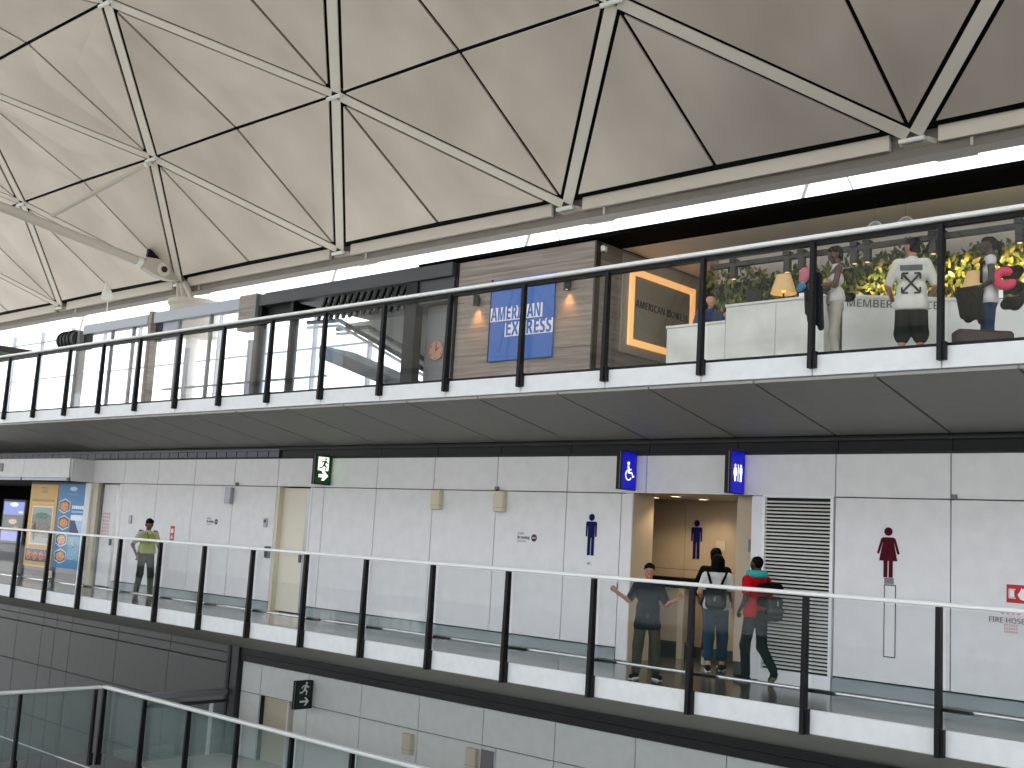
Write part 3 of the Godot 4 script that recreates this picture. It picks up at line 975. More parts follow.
func build_restroom():
	var w := setting("wall_restroom")
	# beige-lined lobby
	box(w, "floor_tile", Vector3(-14, 0.0, -19), Vector3(-7.4, -0.2, WALL - 0.32), M.floor_mid)
	box(w, "ceiling_board", Vector3(-14, 2.5, -19), Vector3(-7.4, 2.6, WALL - 0.2), M.cream)
	box(w, "left_side", Vector3(-10.42, 0, -14.6), Vector3(-10.28, 2.5, WALL - 0.02), M.beige)
	for s in [[-13.0, -11.35], [-11.35, -10.62], [-10.62, -9.3]]:
		box(w, "back_board", Vector3(s[0] + 0.004, 0.15, -16.2), Vector3(s[1] - 0.004, 1.36, -16.0), M.beige)
		box(w, "back_board", Vector3(s[0] + 0.004, 1.368, -16.2), Vector3(s[1] - 0.004, 2.5, -16.0), M.beige)
	box(w, "back_core", Vector3(-13, 0, -16.3), Vector3(-9.3, 2.5, -16.05), M.wood_edge)
	box(w, "far_back", Vector3(-14, 0, -19.1), Vector3(-7.4, 2.5, -18.9), M.beige)
	box(w, "right_side", Vector3(-8.24, 0.17, -19), Vector3(-8.10, 2.5, WALL - 0.02), M.beige)
	box(w, "right_foot", Vector3(-8.26, 0.0, -19), Vector3(-8.10, 0.17, WALL - 0.02), M.grey_dark)
	box(w, "right_pilaster", Vector3(-8.70, 0.17, -14.8), Vector3(-8.26, 2.5, -14.42), M.beige, 0.005)
	box(w, "pilaster_foot", Vector3(-8.69, 0.0, -14.79), Vector3(-8.26, 0.17, -14.43), M.grey_dark)
	box(w, "left_end", Vector3(-14.1, 0, -19), Vector3(-14, 2.5, WALL - 0.2), M.beige)
	box(w, "back_foot", Vector3(-13, 0, -16.0), Vector3(-9.3, 0.15, -15.98), M.grey_dark)
	var c := thing("half_wall", "low beige half wall with a black cap inside the restroom lobby", "partition", Vector3(-10.9, 0, -15.4))
	box(c, "panel", Vector3(-1.2, 0.25, -0.1), Vector3(0.72, 1.08, 0.0), M.beige)
	box(c, "foot", Vector3(-1.2, 0.0, -0.1), Vector3(0.70, 0.25, -0.02), M.grey_dark)
	box(c, "cap", Vector3(-1.22, 1.08, -0.16), Vector3(0.85, 1.25, 0.03), M.black, 0.01)
	box(c, "end_post", Vector3(0.62, 0.0, -0.02), Vector3(0.72, 1.08, 0.05), M.cream)
	for p in [Vector3(-9.98, 2.5, -14.74), Vector3(-9.93, 2.5, -15.45), Vector3(-8.78, 2.5, -14.88), Vector3(-10.7, 2.5, -15.2)]:
		downlight(w, p, 0.22)
	man_sign(Vector3(-10.39, 1.55, -15.995), 0.63, "navy man pictogram on the beige wall inside the restroom lobby", M.navy)
	box(self, "wall_notice", Vector3(-10.02, 1.70, -16.0), Vector3(-9.84, 1.86, -15.99), M.cream)
	tag(get_node("wall_notice"), "small cream notice plate on the beige restroom wall", "notice")
	var sw := thing("wall_switch", "small grey plate on the beige side wall of the restroom lobby", "switch", Vector3(-8.42, 1.80, -14.42), -PI / 2)
	box(sw, "plate", Vector3(0, -0.09, -0.08), Vector3(-0.015, 0.09, 0.08), M.grey)
	box(sw, "button", Vector3(-0.015, -0.04, -0.03), Vector3(-0.02, 0.04, 0.03), M.grey_dark)

func disc(cx: float, cy: float, r: float, n := 20) -> Array:
	var out := []
	for i in n:
		out.append(Vector3(cx + r * cos(TAU * i / n), cy + r * sin(TAU * i / n), 0))
	return out

func rect(x0: float, y0: float, x1: float, y1: float) -> Array:
	return [Vector3(x0, y0, 0), Vector3(x1, y0, 0), Vector3(x1, y1, 0), Vector3(x0, y1, 0)]

func poly(a: Array) -> Array:
	var out := []
	for p in a:
		out.append(Vector3(p[0], p[1], 0))
	return out

func shape(parts: Array, ext := 0.006, scale := 1.0) -> Mesh:
	var st := begin()
	for p in parts:
		var q := []
		for v in p:
			q.append(v * scale)
		prism(st, q, Vector3(0, 0, ext))
	return st.commit()

# pictograms one unit tall, standing on y = 0
func man_shape() -> Array:
	return [disc(0, 0.915, 0.085), poly([[-0.155, 0.80], [-0.13, 0.815], [0.13, 0.815], [0.155, 0.80], [0.165, 0.78], [0.165, 0.45], [0.125, 0.45], [0.115, 0.70], [0.10, 0.70], [0.10, 0.0], [0.015, 0.0], [0.015, 0.42], [-0.015, 0.42], [-0.015, 0.0], [-0.10, 0.0], [-0.10, 0.70], [-0.115, 0.70], [-0.125, 0.45], [-0.165, 0.45], [-0.165, 0.78]])]

func woman_shape() -> Array:
	return [disc(0, 0.915, 0.085), poly([[-0.11, 0.80], [0.11, 0.80], [0.15, 0.77], [0.235, 0.48], [0.195, 0.46], [0.12, 0.70], [0.11, 0.70], [0.19, 0.33], [0.095, 0.33], [0.095, 0.0], [0.015, 0.0], [0.015, 0.33], [-0.015, 0.33], [-0.015, 0.0], [-0.095, 0.0], [-0.095, 0.33], [-0.19, 0.33], [-0.11, 0.70], [-0.12, 0.70], [-0.195, 0.46], [-0.235, 0.48], [-0.15, 0.77]])]

func man_sign(at: Vector3, h: float, label: String, m: Material):
	var t := thing("man_pictogram", label, "pictogram", at)
	put(t, "figure", shape(man_shape(), 0.008, h), m)

# a lit blade sign that stands out from the wall; its face looks along +x
func blade_sign(called: String, label: String, at: Vector3, face_m: Material, lit: Color, parts: Array, ink: Material, h: float, w := 0.40, power := 0.003) -> Node3D:
	# at: the wall edge of its face, at its foot
	var t := thing(called, label, "sign", at)
	box(t, "housing", Vector3(-0.10, 0, 0), Vector3(-0.002, h, w), M.black, 0.006)
	box(t, "edge_strip", Vector3(-0.035, 0.01, w), Vector3(-0.025, h - 0.01, w + 0.003), M.grey)
	box(t, "lit_sign_face", Vector3(-0.002, 0.012, 0.012), Vector3(0.002, h - 0.012, w - 0.012), face_m)
	var holder := Node3D.new()
	holder.name = "symbol"
	t.add_child(holder)
	holder.position = Vector3(0.003, 0, w / 2)
	holder.rotation.y = PI / 2
	for p in parts:
		put(holder, p[0], p[1], ink, p[2])
	if power > 0.0:
		var l := AreaLight3D.new()
		l.name = "sign_light"
		l.light_color = lit
		l.light_energy = power
		l.area_size = Vector2(w * 0.9, h * 0.9)
		l.area_range = 20.0
		l.shadow_enabled = true
		t.add_child(l)
		l.position = Vector3(0.02, h / 2, w / 2)
		l.rotation.y = -PI / 2
	return t

func arc_band(cx: float, cy: float, r0: float, r1: float, a0: float, a1: float, n := 18) -> Array:
	var out := []
	for i in n + 1:
		var a := lerpf(a0, a1, float(i) / n)
		out.append(Vector3(cx + r1 * cos(a), cy + r1 * sin(a), 0))
	for i in n + 1:
		var a := lerpf(a1, a0, float(i) / n)
		out.append(Vector3(cx + r0 * cos(a), cy + r0 * sin(a), 0))
	return out

func build_wall_fittings():
	var blue := glow(Color(0.02, 0.02, 0.62), 0.35, Color(0.02, 0.02, 0.35))
	var white_lit := glow(Color(0.95, 0.97, 1.0), 0.42)
	var green := glow(Color(0.0, 0.28, 0.06), 0.10, Color(0.02, 0.16, 0.06))
	var wheel := shape([disc(-0.025, 0.205, 0.026), poly([[-0.045, 0.17], [-0.010, 0.17], [-0.004, 0.125], [0.05, 0.125], [0.05, 0.105], [0.0, 0.105], [0.004, 0.078], [0.072, 0.078], [0.10, 0.02], [0.125, 0.03], [0.13, 0.012], [0.088, -0.005], [0.06, 0.055], [-0.03, 0.055]]), arc_band(-0.015, 0.03, 0.064, 0.082, 1.9, 5.75)], 0.004)
	blade_sign("accessible_toilet_sign", "lit blue blade sign with a white wheelchair symbol above the left restroom jamb", Vector3(-10.23, 2.53, WALL + 0.01), blue, Color(0.3, 0.3, 1.0), [["wheelchair_symbol", wheel, Vector3(0, 0.19, 0)]], white_lit, 0.575, 0.38)
	var pair := shape([], 0.004)
	var st := begin()
	for s in [[man_shape(), 0.072, 1.0], [woman_shape(), -0.076, 1.0]]:
		for p in s[0]:
			var q := []
			for v in p:
				q.append(Vector3(v.x * 0.20 + s[1], v.y * 0.24, 0))
			prism(st, q, Vector3(0, 0, 0.004))
	prism(st, rect(-0.005, 0.0, 0.005, 0.24), Vector3(0, 0, 0.004))
	pair = st.commit()
	blade_sign("toilet_sign", "lit blue blade sign with two white figures above the right of the restroom entrance", Vector3(-8.36, 2.50, WALL + 0.01), blue, Color(0.3, 0.3, 1.0), [["figures_symbol", pair, Vector3(0, 0.17, 0)]], white_lit, 0.60, 0.38)
	var arrow := shape([poly([[-0.11, 0.03], [0.0, 0.03], [-0.045, 0.09], [0.02, 0.09], [0.12, 0.0], [0.02, -0.09], [-0.045, -0.09], [0.0, -0.03], [-0.11, -0.03]])], 0.004)
	var door_plate := shape([poly([[-0.13, -0.13], [0.12, -0.13], [0.12, 0.13], [-0.13, 0.13]])], 0.004)
	var run := shape([disc(0.035, 0.095, 0.024), poly([[0.03, 0.07], [-0.045, 0.055], [-0.08, 0.01], [-0.062, 0.0], [-0.03, 0.035], [-0.005, 0.035], [-0.03, -0.03], [-0.065, -0.065], [-0.115, -0.06], [-0.115, -0.085], [-0.055, -0.09], [-0.005, -0.045], [0.035, -0.06], [0.03, -0.12], [0.055, -0.125], [0.065, -0.045], [0.025, -0.015], [0.045, 0.03], [0.075, 0.005], [0.10, 0.015], [0.10, 0.03], [0.08, 0.03], [0.06, 0.06]])], 0.004)
	var sg := blade_sign("exit_sign", "lit green exit blade sign with a white door panel and arrow above the cream door", Vector3(-17.5, 2.53, WALL + 0.01), green, Color(0.3, 1.0, 0.5), [["door_symbol", door_plate, Vector3(-0.01, 0.40, 0)], ["arrow_symbol", arrow, Vector3(0, 0.17, 0)]], glow(Color(0.93, 1.0, 0.88), 0.5), 0.57, 0.40)
	var dark := flat(Color(0.03, 0.09, 0.03), 0.5)
	var rn := put(sg, "running_man_symbol", run, dark, Vector3(0.008, 0.40, 0.20))
	rn.rotation.y = PI / 2
	var dull_green := flat(Color(0.02, 0.13, 0.075), 0.4)
	var off := blade_sign("exit_sign", "unlit dark green exit blade sign with white running figure on the lower wall", Vector3(-17.55, -1.68, WALL + 0.01), dull_green, Color.WHITE, [["running_man_symbol", run, Vector3(0, 0.38, 0)], ["arrow_symbol", shape([poly([[-0.10, 0.018], [0.055, 0.018], [0.0, 0.075], [0.045, 0.075], [0.115, 0.0], [0.045, -0.075], [0.0, -0.075], [0.055, -0.018], [-0.10, -0.018]])], 0.004), Vector3(0, 0.14, 0)]], M.white, 0.52, 0.40, 0.0)
	off.set_meta("kind", "thing")
	man_sign(Vector3(-11.05, 1.52, WALL + 0.001), 0.64, "large navy man pictogram on the white wall left of the restroom", M.navy)
	letters(get_node("man_pictogram_001"), "small_print", "wc", 0.05, M.grey, Vector3(-0.02, -0.12, 0))
	var t := thing("woman_pictogram", "maroon woman pictogram on the white wall right of the louvre grille", "pictogram", Vector3(-6.26, 1.49, WALL + 0.001))
	put(t, "figure", shape(woman_shape(), 0.008, 0.63), M.maroon)
	var cab := thing("wall_cabinet", "flush white hatch with a thin black outline and grey tab under the woman pictogram", "hatch", Vector3(-6.235, 0.5, WALL + 0.001))
	box(cab, "tab", Vector3(-0.07, 0.91, 0), Vector3(0.05, 0.985, 0.01), M.grey)
	for s in [[-0.075, 0.0, -0.065, 0.9], [0.07, 0.0, 0.08, 0.9], [-0.075, 0.0, 0.08, 0.012], [-0.075, 0.89, 0.08, 0.902]]:
		box(cab, "outline", Vector3(s[0], s[1], 0), Vector3(s[2], s[3], 0.004), M.black)
	box(cab, "hatch_door", Vector3(-0.064, 0.013, 0), Vector3(0.069, 0.888, 0.003), M.wall)
	# fire hose sign
	var fs := thing("fire_hose_sign", "red fire hose sign with white hand and hose symbol on the white wall", "sign", Vector3(-4.68, 1.4, WALL + 0.001))
	box(fs, "plate", Vector3(-0.125, -0.105, 0), Vector3(0.125, 0.105, 0.006), M.red)
	put(fs, "symbol", shape([rect(-0.10, -0.055, -0.09, 0.055), rect(-0.10, 0.045, -0.02, 0.055), rect(-0.10, -0.055, -0.02, -0.045), rect(-0.085, -0.04, -0.035, 0.04), poly([[0.0, -0.01], [0.03, 0.03], [0.045, 0.075], [0.06, 0.05], [0.075, 0.07], [0.085, 0.045], [0.105, 0.055], [0.105, -0.04], [0.07, -0.075], [0.03, -0.06]])], 0.004), M.white, Vector3(0, 0, 0.006))
	put(fs, "characters", strokes(4, 0.05, 0.065, 3), flat(Color(0.62, 0.28, 0.27), 0.5), Vector3(-0.2, -0.245, 0))
	letters(fs, "lettering", "FIRE HOSE REEL", 0.062, flat(Color(0.40, 0.32, 0.34), 0.5), Vector3(-0.02, -0.315, 0.003), 0.0, false, 0.62)
	put(fs, "small_print", strokes(6, 0.022, 0.028, 4, 3), flat(Color(0.75, 0.45, 0.42), 0.5), Vector3(-0.16, -0.46, 0))
	# no smoking notices
	for s in [[-12.38, 1.74, "small no smoking notice with a maroon disc near the navy man pictogram"], [-21.45, 1.71, "small no smoking notice with a dark disc on the wall left of the cream door"]]:
		var ns := thing("no_smoking_notice", s[2], "notice", Vector3(s[0], s[1], WALL + 0.001))
		put(ns, "characters", strokes(4, 0.03, 0.04, 9), M.grey, Vector3(-0.2, 0.045, 0))
		letters(ns, "lettering", "No smoking", 0.05, M.grey, Vector3(-0.07, 0.0, 0.003), 0.0, false, 0.26)
		put(ns, "small_print", strokes(7, 0.022, 0.025, 5), flat(Color(0.6, 0.35, 0.38), 0.5), Vector3(-0.2, -0.075, 0))
		put(ns, "disc", shape([disc(0.16, 0, 0.06)], 0.004), flat(Color(0.25, 0.06, 0.12), 0.5))
		put(ns, "bar", shape([rect(0.12, -0.012, 0.20, 0.012)], 0.004), M.grey_light, Vector3(0, 0, 0.003))
	# beige boxes and small sensors
	for s in [[-14.49, 2.31, "cream wall box on the white wall midway between cream door and restroom"], [-12.98, 2.31, "cream wall box on the white wall directly above the no smoking notice"], [-20.83, 2.28, "grey wall box above the wall joint between guard and cream door"]]:
		wall_box(Vector3(s[0], s[1], WALL), s[2], M.cream if s[0] > -20 else M.grey_light)
	for s in [[-14.81, -1.89, "cream wall box on the lower wall, beside another near the grey recess"], [-13.27, -1.89, "cream wall box on the lower wall next to the dark grey recess"]]:
		wall_box(Vector3(s[0], s[1], WALL), s[2], M.cream)
	var rc := thing("recess_post", "dark grey vertical post strip on the lower wall", "post", Vector3(-12.97, LOW, WALL))
	box(rc, "strip", Vector3(-0.13, 0, 0), Vector3(0.14, 1.2, 0.03), M.grey, 0.004)
	for s in [[-13.08, 2.53, "tiny grey sensor on the wall joint above a cream box"], [-5.42, 2.52, "tiny grey sensor on the wall joint near the fire hose sign"], [-20.6, 2.53, "tiny dark sensor on the wall joint above the grey box"]]:
		var sn := thing("wall_sensor", s[2], "sensor", Vector3(s[0], s[1], WALL))
		box(sn, "body", Vector3(-0.035, -0.03, 0), Vector3(0.035, 0.03, 0.06), M.grey, 0.01)
		put(sn, "eye", lathe_mesh([Vector2(0.012, -0.035), Vector2(0.02, -0.03), Vector2(0.0, -0.045)], 8), M.black, Vector3(0, 0, 0.03))
	var ph := thing("door_phone", "grey handset unit on the wall left of the cream door", "phone", Vector3(-19.35, 1.16, WALL))
	box(ph, "base_plate", Vector3(-0.09, -0.12, 0), Vector3(0.09, 0.12, 0.04), M.grey, 0.01)
	box(ph, "handset", Vector3(-0.03, -0.10, 0.04), Vector3(0.03, 0.10, 0.075), M.grey_dark, 0.015)
	for s in [[-24.02, 1.42, 0.16, 0.28, "red and white fire notice on the wall partly behind the guard's shoulder"], [-22.98, 1.40, 0.16, 0.32, "red and white fire notice on the wall right of the guard"]]:
		var fn := thing("fire_notice", s[4], "notice", Vector3(s[0], s[1], WALL + 0.001))
		box(fn, "plate", Vector3(-s[2] / 2, -s[3] / 2, 0), Vector3(s[2] / 2, s[3] / 2, 0.006), M.red)
		put(fn, "symbol", shape([rect(-0.045, 0.0, 0.045, 0.10), poly([[-0.04, -0.12], [0.04, -0.12], [0.0, -0.02]])], 0.004), M.white, Vector3(0, 0, 0.005))
		put(fn, "small_print", strokes(4, 0.03, 0.04, 15), M.grey_light, Vector3(-0.1, -0.24, 0))
	box(self, "wall_knob_plate", Vector3(-24.9, 1.55, WALL), Vector3(-24.78, 1.75, WALL + 0.03), M.grey_light, 0.008)
	tag(get_node("wall_knob_plate"), "small grey control plate right of the far white door", "control plate")
	for s in [[-20.3, 1.86]]:
		var cp := thing("card_reader", "small pale card reader on the wall left of the cream door frame", "card reader", Vector3(-19.5, 1.75, WALL))
		box(cp, "body", Vector3(-0.06, -0.09, 0), Vector3(0.06, 0.09, 0.03), M.grey_light, 0.008)
		box(cp, "window", Vector3(-0.04, 0.0, 0.03), Vector3(0.04, 0.06, 0.033), M.grey_dark)

func wall_box(at: Vector3, label: String, m: Material):
	var t := thing("wall_box", label, "wall box", at)
	box(t, "case", Vector3(-0.11, -0.17, 0), Vector3(0.11, 0.17, 0.10), m, 0.012)
	box(t, "lid_seam", Vector3(-0.112, -0.10, 0.02), Vector3(0.112, -0.095, 0.102), M.grey)

# rows of small strokes that read as characters too small to make out
func strokes(n: int, w: float, h: float, s: int, rows := 1) -> Mesh:
	var r := RandomNumberGenerator.new()
	r.seed = s
	var st := begin()
	for j in rows:
		for i in n:
			var x := i * w * 1.25
			var y := j * h * 1.4
			for q in 3:
				var yy := y + h * (0.12 + 0.36 * q)
				prism(st, rect(x + w * r.randf() * 0.25, yy - h * 0.05, x + w * (0.75 + 0.25 * r.randf()), yy + h * 0.05), Vector3(0, 0, 0.003))
			for q in 2:
				var xx := x + w * (0.25 + 0.45 * q + 0.1 * r.randf())
				prism(st, rect(xx - w * 0.05, y + h * r.randf() * 0.3, xx + w * 0.05, y + h * (0.7 + 0.3 * r.randf())), Vector3(0, 0, 0.003))
	return st.commit()

# ------------------------------------------------------------------ food shop at the far end of the middle walkway
func blot(im: Image, cx: int, cy: int, rx: int, ry: int, a: Color, b: Color, s: int):
	var r := RandomNumberGenerator.new()
	r.seed = s
	var n := FastNoiseLite.new()
	n.seed = s
	n.frequency = 0.12
	for y in range(maxi(cy - ry, 0), mini(cy + ry, im.get_height() - 1) + 1):
		for x in range(maxi(cx - rx, 0), mini(cx + rx, im.get_width() - 1) + 1):
			var d := Vector2(float(x - cx) / rx, float(y - cy) / ry)
			if d.length() < 1.0 + 0.12 * n.get_noise_2d(x, y):
				im.set_pixel(x, y, a.lerp(b, clampf(0.5 + n.get_noise_2d(x * 1.5, y * 1.5) * 1.4, 0, 1)))

func hexagon(im: Image, cx: int, cy: int, r: int, h: int, c: Color):
	for y in range(cy - h, cy + h + 1):
		for x in range(cx - r, cx + r + 1):
			if x < 0 or y < 0 or x >= im.get_width() or y >= im.get_height():
				continue
			var dx := absf(x - cx) / float(r)
			var dy := absf(y - cy) / float(h)
			if dx < 0.88 and dy + dx * 0.5 < 1.0:
				im.set_pixel(x, y, c)

func yellow_print() -> Image:
	var im := Image.create(160, 220, false, Image.FORMAT_RGB8)
	im.fill(Color(0.85, 0.66, 0.30))
	im.fill_rect(Rect2i(62, 8, 40, 3), Color(0.62, 0.52, 0.32))
	im.fill_rect(Rect2i(66, 14, 32, 10), Color(0.70, 0.58, 0.36))
	for i in 22:
		im.fill_rect(Rect2i(14 + i * 6, 40, 4, 6), Color(0.56, 0.45, 0.26))
	im.fill_rect(Rect2i(14, 49, 130, 2), Color(0.95, 0.78, 0.42))
	im.fill_rect(Rect2i(20, 58, 122, 104), Color(0.90, 0.88, 0.80))
	im.fill_rect(Rect2i(24, 62, 114, 96), Color(0.50, 0.52, 0.50))
	im.fill_rect(Rect2i(24, 62, 114, 20), Color(0.62, 0.66, 0.66))
	blot(im, 80, 84, 40, 9, Color(0.10, 0.36, 0.22), Color(0.35, 0.62, 0.48), 4)
	for i in 9:
		blot(im, 34 + i * 12, 118 + (i % 3) * 6, 7, 20, Color(0.24, 0.16, 0.14), Color(0.76, 0.70, 0.64), 20 + i)
	im.fill_rect(Rect2i(24, 142, 114, 16), Color(0.62, 0.60, 0.60))
	blot(im, 44, 126, 9, 26, Color(0.28, 0.12, 0.11), Color(0.42, 0.24, 0.22), 50)
	im.fill_rect(Rect2i(6, 172, 148, 36), Color(0.72, 0.70, 0.66))
	for i in 4:
		im.fill_rect(Rect2i(8 + i * 37, 174, 35, 32), Color(0.20, 0.18, 0.17))
		blot(im, 25 + i * 37, 190, 15, 13, Color(0.62, 0.22, 0.12), Color(0.90, 0.72, 0.58), 70 + i)
	return im

func blue_print() -> Image:
	var im := Image.create(160, 230, false, Image.FORMAT_RGB8)
	im.fill(Color(0.16, 0.48, 0.70))
	blot(im, 84, 12, 22, 6, Color(0.62, 0.80, 0.90), Color(0.80, 0.90, 0.95), 5)
	for i in 8:
		im.fill_rect(Rect2i(56 + i * 7, 26, 5, 2), Color(0.45, 0.68, 0.82))
	for i in 6:
		im.fill_rect(Rect2i(86 + i * 11, 56, 9, 9), Color(0.94, 0.96, 0.98))
	for i in 9:
		im.fill_rect(Rect2i(86 + i * 8, 70, 6, 5), Color(0.70, 0.84, 0.92))
	im.fill_rect(Rect2i(84, 80, 74, 52), Color(0.66, 0.80, 0.92))
	for y in 52:
		im.fill_rect(Rect2i(84, 80 + y, int(12 + y * 0.9), 1), Color(0.12, 0.16, 0.34))
	for y in 14:
		im.fill_rect(Rect2i(84, 94 - y, 60 + y, 1), Color(0.90, 0.94, 0.98))
	im.fill_rect(Rect2i(84, 138, 74, 60), Color(0.30, 0.62, 0.74))
	for i in 12:
		blot(im, 94 + (i * 19) % 58, 148 + (i * 13) % 44, 7, 6, Color(0.10, 0.18, 0.26), Color(0.80, 0.90, 0.92), 90 + i)
	for i in 4:
		hexagon(im, 42 + (i % 2) * 4, 58 + i * 44, 36, 20, Color(0.92, 0.92, 0.90))
		hexagon(im, 42 + (i % 2) * 4, 58 + i * 44, 33, 17, Color(0.35, 0.22, 0.16))
		blot(im, 42 + (i % 2) * 4, 59 + i * 44, 24, 12, Color(0.66, 0.28, 0.14), Color(0.95, 0.78, 0.50), 110 + i)
	im.fill_rect(Rect2i(0, 222, 160, 8), Color(0.10, 0.20, 0.32))
	return im

func screen_print() -> Image:
	var im := Image.create(128, 120, false, Image.FORMAT_RGB8)
	im.fill(Color(0.36, 0.45, 0.82))
	im.fill_rect(Rect2i(0, 40, 128, 52), Color(0.06, 0.06, 0.07))
	blot(im, 60, 66, 50, 20, Color(0.12, 0.13, 0.14), Color(0.30, 0.30, 0.30), 3)
	blot(im, 64, 60, 26, 8, Color(0.60, 0.52, 0.30), Color(0.85, 0.78, 0.62), 6)
	blot(im, 86, 80, 18, 5, Color(0.72, 0.24, 0.16), Color(0.92, 0.70, 0.62), 8)
	blot(im, 64, 8, 26, 7, Color(0.75, 0.82, 1.0), Color(0.95, 0.97, 1.0), 9)
	im.fill_rect(Rect2i(96, 28, 26, 6), Color(0.9, 0.93, 1.0))
	return im

func build_food_shop():
	var h := setting("trim_1")
	for s in [[-34.0, -31.4], [-31.4, -29.4], [-29.4, -26.92]]:
		box(h, "header_panel", Vector3(s[0] + 0.006, 2.58, -13.50), Vector3(s[1] - 0.006, 3.05, -13.45), M.wall, 0.004)
	box(h, "header_side", Vector3(-26.97, 2.50, WALL - 0.06), Vector3(-26.868, 3.05, -13.5), M.wall, 0.004)
	box(h, "header_core", Vector3(-34, 2.52, WALL), Vector3(-26.97, 3.06, -13.5), M.grey)
	box(h, "header_lip", Vector3(-34, 2.50, -13.52), Vector3(-29.5, 2.575, -13.44), M.grey_light, 0.004)
	box(h, "header_lip", Vector3(-29.42, 2.50, -13.52), Vector3(-26.98, 2.575, -13.44), M.grey_light, 0.004)
	var g := thing("header_sign", "grey louvred sign plate on the white header above the food shop", "sign", Vector3(-31.2, 2.72, -13.45))
	box(g, "frame", Vector3(-0.6, 0, 0), Vector3(0.6, 0.22, 0.03), M.grey, 0.01)
	for i in 9:
		box(g, "bar", Vector3(-0.5 + i * 0.11, 0.04, 0.03), Vector3(-0.43 + i * 0.11, 0.18, 0.04), M.cream if i != 7 else M.black)
	var w := setting("wall_shop")
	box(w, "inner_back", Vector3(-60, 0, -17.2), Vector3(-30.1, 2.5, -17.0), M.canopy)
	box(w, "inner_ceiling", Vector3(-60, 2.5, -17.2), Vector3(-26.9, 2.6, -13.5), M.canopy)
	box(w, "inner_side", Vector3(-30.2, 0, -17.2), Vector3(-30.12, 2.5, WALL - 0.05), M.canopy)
	box(w, "board", Vector3(-30.12, 0.0, WALL - 0.12), Vector3(-26.98, 2.5, WALL), M.grey_dark)
	box(w, "base_strip", Vector3(-30.1, 0.05, WALL), Vector3(-26.98, 0.22, WALL + 0.03), M.black)
	box(w, "pilaster", Vector3(-26.98, 0, WALL - 0.3), Vector3(-26.72, 2.49, WALL + 0.1), M.wall, 0.01)
	box(w, "pilaster_return", Vector3(-26.72, 0, WALL - 0.3), Vector3(-26.5, 2.49, WALL + 0.02), M.cream, 0.01)
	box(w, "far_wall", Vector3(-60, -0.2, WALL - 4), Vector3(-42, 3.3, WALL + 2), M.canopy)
	var y := thing("food_poster", "tall yellow food shop poster with a framed photo and a strip of dishes", "poster", Vector3(-29.3, 1.36, WALL + 0.012))
	box(y, "board", Vector3(-0.76, -1.07, -0.01), Vector3(0.76, 1.07, 0.01), M.amber)
	poster(y, "print", Vector3(0, 0, 0.012), 1.52, 2.14, yellow_print())
	var b := thing("food_poster", "tall blue food shop poster with four hexagon dish photos", "poster", Vector3(-27.77, 1.35, WALL + 0.012))
	box(b, "board", Vector3(-0.74, -1.1, -0.01), Vector3(0.74, 1.1, 0.01), M.navy)
	poster(b, "print", Vector3(0, 0, 0.012), 1.48, 2.2, blue_print())
	var t := thing("label_plate", "small cream label plate at the foot of the yellow and blue posters", "label", Vector3(-28.55, 0.14, WALL + 0.04))
	box(t, "plate", Vector3(-0.2, -0.08, 0), Vector3(0.2, 0.10, 0.01), M.cream)
	put(t, "small_print", strokes(3, 0.07, 0.08, 8), M.grey_dark, Vector3(-0.15, -0.04, 0.01))
	var sc := thing("display_screen", "lit screen showing a dark plate of food on blue in the shop window", "screen", Vector3(-31.2, 1.56, WALL - 0.1))
	box(sc, "bezel", Vector3(-0.72, -0.75, -0.06), Vector3(0.66, 0.45, 0.0), M.black, 0.01)
	var m := flat(Color.BLACK, 0.3)
	m.emission_enabled = true
	m.emission_operator = BaseMaterial3D.EMISSION_OP_MULTIPLY
	m.emission = Color(1, 1, 1)
	m.emission_texture = ImageTexture.create_from_image(screen_print())
	m.emission_energy_multiplier = 0.3
	var p := poster(sc, "screen_picture", Vector3(-0.03, -0.15, 0.004), 1.24, 1.06, screen_print())
	p.material_override = m
	area_lamp(sc, Vector3(-0.03, -0.15, 0.03), Vector2(1.2, 1.0), Color(0.6, 0.7, 1.0), 0.03, 0.0)
	var k := thing("shop_counter", "low dark counter inside the food shop window", "counter", Vector3(-31.6, 0, WALL - 0.2))
	box(k, "body", Vector3(-1.3, 0, -0.5), Vector3(1.3, 0.78, 0.0), M.grey_dark, 0.01)
	box(k, "top", Vector3(-1.35, 0.78, -0.55), Vector3(1.35, 0.82, 0.03), M.black, 0.01)
	for i in 4:
		var hl := thing("hanging_bulb", "small glowing bulb hung in the dark food shop window", "lamp", Vector3(-30.4 - 0.06 * (i % 2), 1.65 + 0.18 * i, WALL - 0.25), 0.0, "glowing bulbs in the food shop window")
		put(hl, "lamp_bulb", lathe_mesh([Vector2(0, 0), Vector2(0.03, 0.02), Vector2(0.03, 0.05), Vector2(0.0, 0.07)], 10), glow(Color(1.0, 0.8, 0.5), 1.2))
		put(hl, "cap", lathe_mesh([Vector2(0.0, 0.06), Vector2(0.02, 0.065), Vector2(0.012, 0.10), Vector2(0, 0.10)], 10), M.black)
		var om := OmniLight3D.new()
		om.name = "bulb_light"
		om.light_color = Color(1.0, 0.75, 0.45)
		om.light_energy = 0.01
		om.light_size = 0.03
		om.omni_range = 20.0
		om.shadow_enabled = true
		hl.add_child(om)
		om.position = Vector3(0, 0.035, 0)

func area_lamp(parent: Node3D, at: Vector3, size: Vector2, c: Color, e: float, turn: float):
	# looks along +z before it is turned
	var l := AreaLight3D.new()
	l.name = "lamp_light"
	l.light_color = c
	l.light_energy = e
	l.area_size = size
	l.area_range = 30.0
	l.shadow_enabled = true
	parent.add_child(l)
	l.position = at
	l.rotation.y = turn + PI

